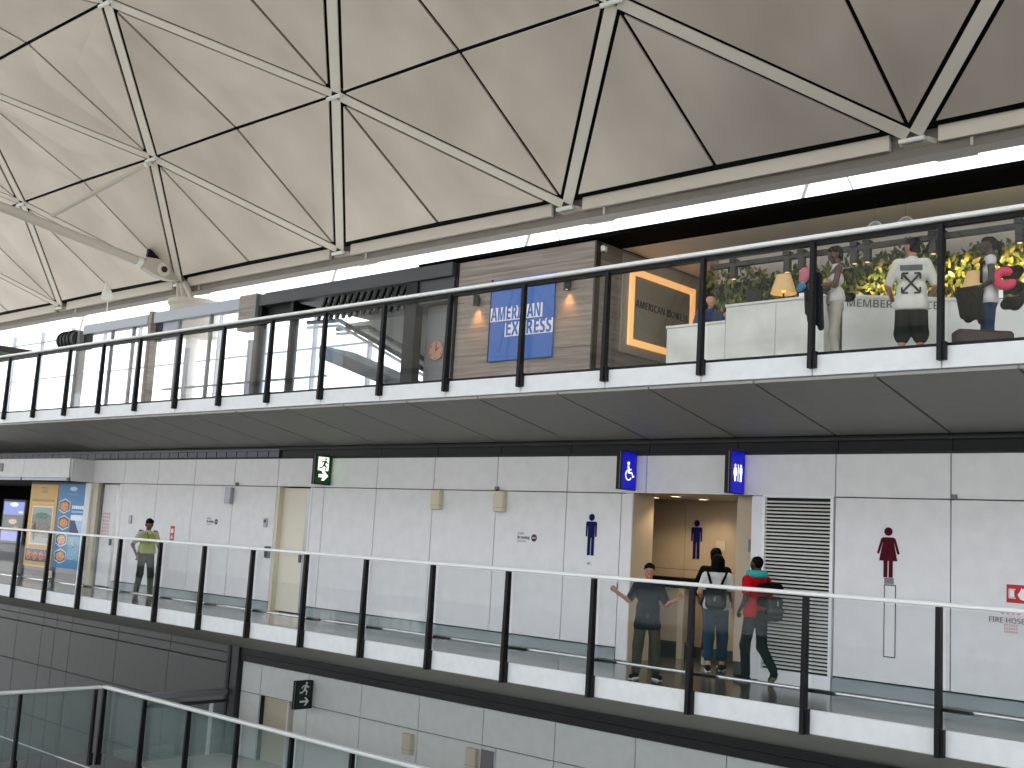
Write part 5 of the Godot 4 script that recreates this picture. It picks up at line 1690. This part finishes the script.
	var top := [
		bone(Vector3(-0.125, 1.405, -0.005) + lift, Vector3(0.125, 1.405, -0.005) + lift, 0.066 * g),
		bone(Vector3(-0.085, 1.27, 0.005) + lift, Vector3(0.085, 1.27, 0.005) + lift, 0.102 * g),
		bone(Vector3(-0.068, 1.08, 0), Vector3(0.068, 1.08, 0), 0.096 * g),
		bone(Vector3(-0.078, hem, 0), Vector3(0.078, hem, 0), 0.116 * g),
		bone(Vector3(-0.075, 1.08, 0), Vector3(-0.078, hem, 0), 0.092 * g, 0.112 * g),
		bone(Vector3(0.075, 1.08, 0), Vector3(0.078, hem, 0), 0.092 * g, 0.112 * g),
		bone(Vector3(0, 1.42, -0.015) + lift, Vector3(0, 1.465, -0.008) + lift, 0.072, 0.062)]
	var sl: float = d.get("sleeve", 0.6)
	if sl > 0.0:
		for q in [[ls, le, lw], [rs, re, rw]]:
			var end: Vector3 = q[0].lerp(q[1], minf(sl, 1.0))
			top.append(bone(q[0], end, 0.064, 0.060 if sl < 1.0 else 0.050))
			if sl > 1.0:
				top.append(bone(q[1], q[1].lerp(q[2], sl - 1.0), 0.050, 0.040))
	put(t, "shirt", blob(top, 0.016, 75.0, null, hem - 0.06), d.shirt)
	# trousers
	var pe: float = d.get("pants_end", 1.92)
	var wide: float = d.get("wide", 1.0)
	var pants := [bone(Vector3(-0.065, 0.965, 0.004), Vector3(0.065, 0.965, 0.004), 0.086 * g), bone(Vector3(-0.07, 0.885, -0.008), Vector3(0.07, 0.885, -0.008), 0.096 * g)]
	for q in [[lh, lk, la], [rh, rk, ra]]:
		pants.append(bone(q[0], q[0].lerp(q[1], minf(pe, 1.0)), 0.092 * g, 0.066 * wide))
		if pe > 1.0:
			pants.append(bone(q[1], q[1].lerp(q[2], pe - 1.0), 0.066 * wide, 0.056 * wide))
	put(t, "trousers", blob(pants, 0.016, 80.0), d.pants)
	# shoes
	for q in [[la, lt], [ra, rt]]:
		var heel: Vector3 = q[0] + Vector3(0, -0.042, 0) - Vector3(q[1].x, 0, q[1].z) * 0.25
		var toe: Vector3 = q[0] + q[1] + Vector3(0, 0.002, 0)
		var sh := put(t, "shoe", blob([bone(heel, toe, 0.042, 0.036), bone(q[0] + Vector3(0, -0.01, 0.0), q[0] + q[1] * 0.3, 0.042, 0.04)], 0.012, 90.0), d.shoe)
		var dn := Vector3(0, -0.030, 0)
		put(sh, "sole", tube_mesh([heel + dn, toe + dn], [0.040, 0.036], 10), d.get("sole", M.white))
	# hair
	var hm: Material = d.hair
	var hair := [bone(at.call(0, 0.055, -0.028), at.call(0, 0.062, 0.012), 0.080, 0.070), bone(at.call(0, 0.0, -0.05), at.call(0, 0.04, -0.04), 0.058, 0.07)]
	match d.get("style", "short"):
		"bob":
			hair.append(bone(at.call(-0.05, 0.02, -0.035), at.call(-0.055, -0.10, -0.03), 0.055, 0.050))
			hair.append(bone(at.call(0.05, 0.02, -0.035), at.call(0.055, -0.10, -0.03), 0.055, 0.050))
			hair.append(bone(at.call(0, 0.02, -0.06), at.call(0, -0.10, -0.055), 0.06, 0.055))
		"pony":
			hair.append(bone(at.call(0, 0.05, -0.085), at.call(0, 0.03, -0.13), 0.040, 0.032))
			hair.append(bone(at.call(0, 0.03, -0.13), at.call(0, -0.10, -0.15), 0.034, 0.020))
		"fringe":
			hair.append(bone(at.call(-0.045, 0.068, 0.052), at.call(0.045, 0.068, 0.052), 0.036))
			hair.append(bone(at.call(-0.03, -0.03, -0.05), at.call(0.03, -0.03, -0.05), 0.042))
			hair.append(bone(at.call(-0.065, 0.04, 0.01), at.call(-0.068, 0.005, 0.0), 0.022, 0.016))
			hair.append(bone(at.call(0.065, 0.04, 0.01), at.call(0.068, 0.005, 0.0), 0.022, 0.016))
		"short":
			hair.append(bone(at.call(-0.03, -0.035, -0.05), at.call(0.03, -0.035, -0.05), 0.042))
			hair.append(bone(at.call(-0.035, 0.085, 0.035), at.call(0.035, 0.085, 0.035), 0.034))
			for x in [-0.066, 0.066]:
				hair.append(bone(at.call(x, 0.045, 0.0), at.call(x, 0.0, 0.002), 0.022, 0.013))
		"buzz":
			hair = [bone(at.call(0, 0.048, -0.022), at.call(0, 0.052, 0.008), 0.078, 0.069), bone(at.call(0, 0.0, -0.042), at.call(0, 0.03, -0.03), 0.054, 0.066)]
	put(t, "hair", blob(hair, 0.009, 110.0), hm)
	if d.get("glasses", false):
		var st := begin()
		for x in [-0.031, 0.031]:
			var ring := []
			var rr := []
			for i in 13:
				ring.append(at.call(x + 0.022 * cos(TAU * i / 12), 0.010 + 0.017 * sin(TAU * i / 12), 0.097))
				rr.append(0.0025)
			tube(st, ring, rr, 6, false)
			tube(st, [at.call(signf(x) * 0.053, 0.012, 0.097), at.call(signf(x) * 0.082, 0.012, 0.0)], [0.0025, 0.0025], 6)
		tube(st, [at.call(-0.009, 0.012, 0.098), at.call(0.009, 0.012, 0.098)], [0.0025, 0.0025], 6)
		put(t, "glasses", st.commit(), M.grey_dark)
	return t

func eye_mesh() -> Mesh:
	if not boxes.has("eye"):
		boxes["eye"] = lathe_mesh([Vector2(0, -0.006), Vector2(0.007, -0.004), Vector2(0.009, 0), Vector2(0.007, 0.004), Vector2(0, 0.006)], 8)
	return boxes["eye"]

# something worn: a thing of its own with a person's place, turn and scale
func worn(called: String, label: String, category: String, p: Node3D) -> Node3D:
	var t := thing(called, label, category, p.position, p.rotation.y)
	t.scale = p.scale
	return t

func back_z(x: float, r := 0.118) -> float:
	var q := maxf(absf(x) - 0.085, 0.0)
	return -sqrt(maxf(r * r - q * q, 0.0004))

func print_bar(st: SurfaceTool, p: Vector2, q: Vector2, w: float):
	var n := 8
	var d := (q - p).normalized()
	var o := Vector2(-d.y, d.x) * w
	for i in n:
		var a := p.lerp(q, float(i) / n)
		var b := p.lerp(q, float(i + 1) / n)
		var pts := []
		for v in [a - o, b - o, b + o, a + o]:
			pts.append(Vector3(v.x, v.y, back_z(v.x) - 0.004))
		face(st, pts, Vector3(0, 0, -1))

func neck_roll(parent: Node3D, m: Material, c: Vector3, r: float, w: float, a0: float, a1: float, tilt := Basis.IDENTITY):
	var path := []
	var rad := []
	for i in 21:
		var a := lerpf(a0, a1, i / 20.0)
		path.append(c + tilt * Vector3(cos(a) * r, 0, sin(a) * r))
		rad.append(w * (0.55 if i in [0, 20] else (0.85 if i in [1, 19] else 1.0)))
	put(parent, "cushion", tube_mesh(path, rad, 14), m)

func backpack(p: Node3D, called: String, label: String, c: Vector3, size: Vector3, m: Material, m2: Material, straps: Array) -> Node3D:
	var t := worn(called, label, "backpack", p)
	var x := size.x / 2 - 0.07
	var y := size.y / 2 - 0.07
	var z := size.z / 2 - 0.06
	var bones := []
	for i in 3:
		var yy := c.y - y + y * i
		bones.append(bone(Vector3(c.x - x, yy, c.z - z * 0.6), Vector3(c.x + x, yy, c.z - z * 0.6), 0.075))
		bones.append(bone(Vector3(c.x - x, yy, c.z + z), Vector3(c.x + x, yy, c.z + z), 0.065))
	put(t, "pack_body", blob(bones, 0.016, 60.0), m)
	put(t, "pocket", blob([bone(Vector3(c.x - x * 0.8, c.y - y * 0.6, c.z - z - 0.05), Vector3(c.x + x * 0.8, c.y - y * 0.6, c.z - z - 0.05), 0.06), bone(Vector3(c.x - x * 0.8, c.y, c.z - z - 0.03), Vector3(c.x + x * 0.8, c.y, c.z - z - 0.03), 0.05)], 0.016, 60.0), m2)
	put(t, "zip_pull", tube_mesh([Vector3(c.x, c.y + 0.02, c.z - z - 0.10), Vector3(c.x + 0.01, c.y - 0.04, c.z - z - 0.115)], [0.006, 0.009], 8), M.grey_light)
	for sp in straps:
		var rad := []
		for q in sp:
			rad.append(0.020)
		put(t, "strap", tube_mesh(sp, rad, 8), m)
	return t

func build_people():
	var black_hair := flat(Color(0.02, 0.018, 0.018), 0.6, 0.0, 0.2)
	var brown_hair := flat(Color(0.16, 0.09, 0.05), 0.6, 0.0, 0.25)
	var tan := Color(0.62, 0.43, 0.32)
	var pale := Color(0.72, 0.53, 0.42)
	var brown := Color(0.30, 0.18, 0.12)
	var deep := Color(0.20, 0.12, 0.085)
	var cloth := func(c: Color) -> StandardMaterial3D:
		var m := flat(c, 0.9, 0.0, 0.22)
		m.rim_enabled = true
		m.rim = 0.05
		return m
	var black_cloth: Material = cloth.call(Color(0.03, 0.03, 0.035))
	var jeans: Material = cloth.call(Color(0.12, 0.20, 0.30))
	# ---- middle walkway
	human({"label": "boy in a navy shirt and olive trousers facing out with both arms raised", "at": Vector3(-8.84, 0, -12.51), "yaw": 36.0, "h": 1.49, "skin": tan, "hair": black_hair, "style": "fringe", "shirt": cloth.call(Color(0.045, 0.055, 0.10)), "pants": cloth.call(Color(0.23, 0.22, 0.18)), "shoe": black_cloth, "hem": 0.80, "sleeve": 0.85, "wide": 1.25, "girth": 1.1, "nod": -3.0, "glasses": true,
		"re": Vector3(-0.30, 1.17, 0.06), "rw": Vector3(-0.49, 1.29, 0.16), "le": Vector3(0.28, 1.14, 0.05), "lw": Vector3(0.43, 1.24, 0.15), "lk": Vector3(0.13, 0.5, 0.02), "la": Vector3(0.15, 0.085, -0.02), "rk": Vector3(-0.13, 0.5, 0.02), "ra": Vector3(-0.15, 0.085, -0.02), "lt": Vector3(0.07, -0.045, 0.16), "rt": Vector3(-0.07, -0.045, 0.16),
		"hands": [["r", Vector3(0.1, 1, 0), 1.25, Vector3(0, 0.5, 0), true], ["l", Vector3(-0.1, 1, 0.2), 0.45, Vector3(0, 0.3, 0), true]]})
	var guard := human({"label": "guard in a yellow-green vest over a pale shirt, head bent, one hand at hip", "at": Vector3(-22.8, 0, -13.35), "yaw": 78.0, "h": 1.69, "skin": Color(0.36, 0.23, 0.17), "hair": black_hair, "style": "short", "shirt": cloth.call(Color(0.66, 0.64, 0.55)), "pants": cloth.call(Color(0.05, 0.06, 0.06)), "shoe": black_cloth, "sole": M.black, "hem": 1.06, "sleeve": 0.7, "nod": 22.0, "turn": 8.0, "wide": 1.15,
		"re": Vector3(-0.30, 1.15, -0.10), "rw": Vector3(-0.24, 0.93, 0.06), "le": Vector3(0.27, 1.13, 0.02), "lw": Vector3(0.24, 0.95, 0.18), "lk": Vector3(0.10, 0.50, 0.12), "la": Vector3(0.11, 0.085, 0.16), "rk": Vector3(-0.10, 0.50, -0.02), "ra": Vector3(-0.11, 0.09, -0.15),
		"hands": [["r", Vector3(0.3, 0, 1), 0.7, Vector3(0, 0, 0)], ["l", Vector3(-0.3, 0.5, 0.4), 0.6, Vector3(0, 0, 0)]]})
	var vest := blob([bone(Vector3(-0.11, 1.395, -0.002), Vector3(0.11, 1.395, -0.002), 0.070), bone(Vector3(-0.085, 1.27, 0.008), Vector3(0.085, 1.27, 0.008), 0.109), bone(Vector3(-0.07, 1.10, 0.003), Vector3(0.07, 1.10, 0.003), 0.104), bone(Vector3(-0.072, 1.02, 0.003), Vector3(0.072, 1.02, 0.003), 0.122), bone(Vector3(-0.08, 1.10, 0.003), Vector3(-0.08, 1.0, 0.003), 0.11, 0.118), bone(Vector3(0.08, 1.10, 0.003), Vector3(0.08, 1.0, 0.003), 0.11, 0.118)], 0.016, 75.0, null, 0.975)
	put(guard, "vest", vest, cloth.call(Color(0.54, 0.58, 0.26)))
	for x in [-0.165, 0.165]:
		put(guard, "epaulette", blob([bone(Vector3(x - 0.03, 1.477, 0), Vector3(x + 0.03, 1.468, 0), 0.024)], 0.008, 110.0), M.black)
	put(guard, "lanyard", tube_mesh([Vector3(-0.05, 1.46, 0.06), Vector3(-0.02, 1.30, 0.125), Vector3(0.0, 1.17, 0.13)], [0.007, 0.007, 0.007], 6), M.black)
	put(guard, "belt_pouch", blob([bone(Vector3(-0.17, 0.97, 0.03), Vector3(-0.17, 0.90, 0.03), 0.05)], 0.014, 90.0), M.black)
	var lady := human({"label": "woman in a white T-shirt and cropped jeans seen from behind entering the restroom", "at": Vector3(-8.98, 0, -14.40), "yaw": 208.0, "h": 1.65, "skin": pale, "hair": black_hair, "style": "bob", "shirt": cloth.call(Color(0.80, 0.80, 0.79)), "pants": jeans, "shoe": black_cloth, "hem": 0.98, "pants_end": 1.72, "wide": 1.25, "girth": 1.06, "sleeve": 0.62, "turn": 10.0,
		"le": Vector3(0.26, 1.16, -0.02), "lw": Vector3(0.24, 1.10, 0.20), "re": Vector3(-0.27, 1.14, -0.05), "rw": Vector3(-0.27, 0.88, 0.0), "lk": Vector3(0.10, 0.50, -0.02), "la": Vector3(0.09, 0.09, -0.16), "rk": Vector3(-0.10, 0.51, 0.10), "ra": Vector3(-0.10, 0.085, 0.10), "hands": [["r", Vector3(0, 0, 1), 0.35, Vector3(0, 0, 0)]]})
	backpack(lady, "small_backpack", "small black backpack with V straps on the woman in the white T-shirt", Vector3(0, 1.10, -0.18), Vector3(0.30, 0.34, 0.16), black_cloth, flat(Color(0.05, 0.06, 0.065), 0.5), [[Vector3(0.05, 1.22, -0.17), Vector3(0.10, 1.36, -0.14), Vector3(0.145, 1.475, -0.03), Vector3(0.13, 1.40, 0.10), Vector3(0.14, 1.1, 0.12)], [Vector3(-0.05, 1.22, -0.17), Vector3(-0.10, 1.36, -0.14), Vector3(-0.145, 1.475, -0.03), Vector3(-0.13, 1.40, 0.10), Vector3(-0.14, 1.1, 0.12)]])
	human({"label": "man in black with a lifted heel walking into the restroom ahead of the woman", "at": Vector3(-9.36, 0, -14.95), "yaw": 205.0, "h": 1.74, "skin": tan, "hair": black_hair, "style": "short", "shirt": black_cloth, "pants": cloth.call(Color(0.05, 0.07, 0.10)), "shoe": cloth.call(Color(0.35, 0.27, 0.22)), "sleeve": 1.55, "girth": 1.08,
		"le": Vector3(0.29, 1.15, -0.04), "lw": Vector3(0.26, 0.98, 0.12), "la": Vector3(0.10, 0.22, -0.22), "lk": Vector3(0.10, 0.52, 0.02), "lt": Vector3(0.02, -0.15, 0.09), "hands": [["l", Vector3(-0.2, 0.5, 0.6), 0.7, Vector3.ZERO]]})
	var red := human({"label": "man in a red T-shirt and dark trousers walking past the louvre grille", "at": Vector3(-7.93, 0, -13.70), "yaw": 248.0, "h": 1.66, "skin": deep, "hair": black_hair, "style": "buzz", "shirt": cloth.call(Color(0.66, 0.045, 0.06)), "pants": cloth.call(Color(0.055, 0.075, 0.09)), "shoe": black_cloth, "sole": flat(Color(0.42, 0.36, 0.30), 0.8), "hem": 0.96, "sleeve": 0.6, "wide": 1.1,
		"le": Vector3(0.26, 1.15, -0.10), "lw": Vector3(0.20, 0.98, 0.12), "re": Vector3(-0.26, 1.14, 0.0), "rw": Vector3(-0.24, 0.95, 0.18), "lk": Vector3(0.10, 0.50, 0.10), "la": Vector3(0.10, 0.085, 0.06), "rk": Vector3(-0.10, 0.49, -0.02), "ra": Vector3(-0.10, 0.19, -0.30), "rt": Vector3(-0.02, -0.13, 0.10), "hands": [["l", Vector3(-0.4, 0.2, 0.7), 0.8, Vector3.ZERO]]})
	backpack(red, "large_backpack", "large black backpack on the man in the red T-shirt", Vector3(-0.05, 1.13, -0.24), Vector3(0.34, 0.52, 0.26), black_cloth, flat(Color(0.06, 0.065, 0.07), 0.6), [[Vector3(-0.13, 1.30, -0.16), Vector3(-0.15, 1.47, -0.02), Vector3(-0.14, 1.36, 0.11), Vector3(-0.15, 1.10, 0.10)]])
	var tp := worn("neck_pillow", "teal neck pillow around the neck of the man in red", "pillow", red)
	neck_roll(tp, cloth.call(Color(0.20, 0.58, 0.58)), Vector3(0, 1.50, 0.0), 0.105, 0.055, -PI * 1.35, PI * 0.35)
	put(tp, "snap", tube_mesh([Vector3(0.06, 1.50, 0.13), Vector3(-0.06, 1.50, 0.13)], [0.01, 0.01], 6), M.black)
	# ---- upper walkway
	var lady2 := human({"label": "woman in a white sleeveless top and pale patterned leggings carrying coats by the counter", "at": Vector3(-6.60, UP, -13.16), "yaw": -50.0, "h": 1.62, "skin": brown, "hair": black_hair, "style": "short", "shirt": cloth.call(Color(0.74, 0.72, 0.69)), "pants": flat(Color(0.62, 0.59, 0.55), 0.8), "shoe": black_cloth, "sleeve": 0.0, "hem": 1.0, "nod": 14.0, "girth": 0.92, "wide": 0.9,
		"le": Vector3(0.22, 1.16, 0.06), "lw": Vector3(0.12, 1.16, 0.30), "re": Vector3(-0.22, 1.16, 0.06), "rw": Vector3(-0.10, 1.18, 0.30), "lk": Vector3(0.09, 0.5, 0.05), "rk": Vector3(-0.09, 0.5, -0.02), "hands": [["l", Vector3(0, 1, 0), 0.9, Vector3.ZERO]]})
	var navy_cloth: Material = cloth.call(Color(0.05, 0.065, 0.11))
	var coat := worn("draped_coat", "long navy coat hanging from the arms of the woman in patterned leggings", "coat", lady2)
	put(coat, "front_fold", blob([bone(Vector3(0.0, 1.34, 0.30), Vector3(0.10, 1.30, 0.26), 0.05), bone(Vector3(0.12, 1.24, 0.26), Vector3(0.13, 0.58, 0.22), 0.055, 0.045), bone(Vector3(0.08, 1.26, 0.30), Vector3(0.08, 0.66, 0.27), 0.05, 0.04), bone(Vector3(0.02, 1.26, 0.34), Vector3(0.0, 0.78, 0.32), 0.05, 0.04)], 0.016, 60.0), navy_cloth)
	put(coat, "back_fold", blob([bone(Vector3(-0.04, 1.26, 0.38), Vector3(-0.04, 0.82, 0.36), 0.05, 0.045), bone(Vector3(-0.10, 1.22, 0.34), Vector3(-0.10, 0.72, 0.32), 0.045, 0.04)], 0.016, 60.0), black_cloth)
	var pink := worn("pink_bag", "pink cloth bag held at the chest of the woman with coats", "bag", lady2)
	put(pink, "bag_body", blob([bone(Vector3(0.02, 1.36, 0.42), Vector3(0.03, 1.26, 0.45), 0.075, 0.06), bone(Vector3(0.06, 1.32, 0.40), Vector3(-0.02, 1.32, 0.42), 0.05)], 0.014, 70.0), cloth.call(Color(0.72, 0.42, 0.47)))
	put(pink, "handle", tube_mesh([Vector3(0.0, 1.40, 0.36), Vector3(0.02, 1.45, 0.33), Vector3(0.05, 1.40, 0.30)], [0.01, 0.01, 0.01], 8), M.maroon)
	var bb := worn("blue_pouch", "light blue pouch below the pink bag", "pouch", lady2)
	put(bb, "pouch_body", blob([bone(Vector3(0.02, 1.17, 0.46), Vector3(0.03, 1.12, 0.50), 0.055, 0.04)], 0.012, 80.0), cloth.call(Color(0.22, 0.46, 0.62)))
	put(bb, "zip", tube_mesh([Vector3(0.0, 1.22, 0.46), Vector3(0.06, 1.21, 0.47)], [0.008, 0.008], 6), M.white)
	var hb := worn("waist_bag", "dark bag at the waist of the woman in patterned leggings", "bag", lady2)
	put(hb, "bag_body", blob([bone(Vector3(-0.10, 1.10, -0.10), Vector3(-0.10, 1.09, -0.26), 0.05, 0.04), bone(Vector3(-0.10, 1.05, -0.10), Vector3(-0.10, 1.05, -0.22), 0.045)], 0.014, 70.0), black_cloth)
	put(hb, "belt", tube_mesh([Vector3(-0.13, 1.02, 0.06), Vector3(-0.15, 1.02, -0.08)], [0.015, 0.015], 8), M.black)
	var tee := human({"label": "man in a white T-shirt printed with crossed arrows, seen from behind at the counter", "at": Vector3(-5.79, UP, -13.58), "yaw": 200.0, "h": 1.72, "skin": tan, "hair": black_hair, "style": "short", "shirt": cloth.call(Color(0.78, 0.77, 0.73)), "pants": cloth.call(Color(0.05, 0.05, 0.045)), "shoe": black_cloth, "hem": 0.86, "sleeve": 0.88, "girth": 1.14, "wide": 1.5, "pants_end": 1.1, "turn": 48.0, "glasses": true,
		"le": Vector3(0.29, 1.13, 0.0), "lw": Vector3(0.24, 0.98, 0.20), "re": Vector3(-0.29, 1.13, 0.02), "rw": Vector3(-0.22, 1.05, 0.24), "lk": Vector3(0.11, 0.5, 0.02), "rk": Vector3(-0.11, 0.5, 0.02)})
	var st := begin()
	print_bar(st, Vector2(-0.135, 1.335), Vector2(0.135, 1.335), 0.036)
	put(tee, "printed_block", st.commit(), flat(Color(0.32, 0.33, 0.35), 0.8))
	st = begin()
	for sx in [-1.0, 1.0]:
		print_bar(st, Vector2(-0.10 * sx, 1.25), Vector2(0.10 * sx, 1.02), 0.014)
		for e in [[Vector2(-0.11 * sx, 1.262), 1.0], [Vector2(0.11 * sx, 1.008), -1.0]]:
			var p: Vector2 = e[0]
			var sg: float = e[1]
			print_bar(st, p, p + Vector2(0.075 * sx * sg, 0.0), 0.012)
			print_bar(st, p, p + Vector2(0.0, -0.075 * sg), 0.012)
	put(tee, "printed_arrows", st.commit(), flat(Color(0.09, 0.09, 0.10), 0.8))
	var lady3 := human({"label": "woman with a dark ponytail and white top, holding a black jacket, facing the counter", "at": Vector3(-4.92, UP, -13.79), "yaw": -62.0, "h": 1.66, "skin": deep, "hair": black_hair, "style": "pony", "shirt": cloth.call(Color(0.76, 0.75, 0.73)), "pants": jeans, "shoe": black_cloth, "sleeve": 0.12, "girth": 0.92,
		"le": Vector3(0.22, 1.13, 0.0), "lw": Vector3(0.14, 1.0, 0.22), "re": Vector3(-0.22, 1.13, 0.02), "rw": Vector3(-0.10, 1.0, 0.24), "hands": [["l", Vector3(0, 1, 0), 0.9, Vector3.ZERO]]})
	var jk := worn("black_jacket", "black jacket folded over the arms of the ponytailed woman", "jacket", lady3)
	put(jk, "folded_cloth", blob([bone(Vector3(0.12, 1.02, 0.16), Vector3(0.10, 0.98, 0.36), 0.07), bone(Vector3(0.14, 0.98, 0.30), Vector3(0.13, 0.66, 0.26), 0.07, 0.06), bone(Vector3(0.14, 0.98, 0.16), Vector3(0.14, 0.70, 0.15), 0.07, 0.06), bone(Vector3(0.0, 1.0, 0.34), Vector3(0.0, 0.72, 0.30), 0.06, 0.05)], 0.018, 55.0), black_cloth)
	put(jk, "sleeve", blob([bone(Vector3(0.19, 0.95, 0.24), Vector3(0.20, 0.60, 0.12), 0.04, 0.035)], 0.014, 70.0), black_cloth)
	backpack(lady3, "travel_backpack", "black travel backpack on the ponytailed woman's back", Vector3(0.02, 1.08, -0.28), Vector3(0.32, 0.54, 0.26), black_cloth, flat(Color(0.05, 0.05, 0.055), 0.6), [[Vector3(0.13, 1.30, -0.16), Vector3(0.145, 1.47, -0.02), Vector3(0.135, 1.36, 0.11), Vector3(0.14, 1.12, 0.11)]])
	var pp := worn("neck_pillow", "pink neck pillow with a white tag slung on the ponytailed woman's backpack", "pillow", lady3)
	neck_roll(pp, cloth.call(Color(0.80, 0.25, 0.36)), Vector3(0.20, 1.16, -0.16), 0.10, 0.058, -PI * 0.35, PI * 1.35, Basis.from_euler(Vector3(0.25, 0, -1.35)))
	box(pp, "tag", Vector3(0.24, 0.90, -0.13), Vector3(0.247, 1.00, -0.08), M.white)
	var sc := thing("wheeled_case", "low brown suitcase standing behind the ponytailed woman's legs", "suitcase", Vector3(-4.86, UP, -13.45), deg_to_rad(-50))
	box(sc, "case_body", Vector3(-0.12, 0.05, -0.32), Vector3(0.12, 0.43, 0.34), flat(Color(0.20, 0.12, 0.10), 0.6), 0.03)
	box(sc, "case_band", Vector3(-0.125, 0.25, -0.325), Vector3(0.125, 0.28, 0.345), M.black)
	for q in [Vector3(-0.08, 0.0, -0.26), Vector3(0.08, 0.0, -0.26), Vector3(-0.08, 0.0, 0.28), Vector3(0.08, 0.0, 0.28)]:
		put(sc, "wheel", tube_mesh([q + Vector3(-0.015, 0.03, 0), q + Vector3(0.015, 0.03, 0)], [0.03, 0.03], 12), M.black)
	human({"label": "clerk with long brown hair and a blue top standing behind the low counter", "at": Vector3(-9.62, UP, -14.95), "yaw": 60.0, "h": 1.68, "skin": pale, "hair": brown_hair, "style": "bob", "shirt": cloth.call(Color(0.22, 0.28, 0.42)), "pants": black_cloth, "shoe": black_cloth, "sleeve": 1.5})
	human({"label": "child with a round face looking over the low counter beside the clerk", "at": Vector3(-9.22, UP, -14.85), "yaw": 32.0, "h": 1.38, "skin": pale, "hair": brown_hair, "style": "fringe", "shirt": cloth.call(Color(0.62, 0.55, 0.5)), "pants": black_cloth, "shoe": black_cloth, "sleeve": 1.5})
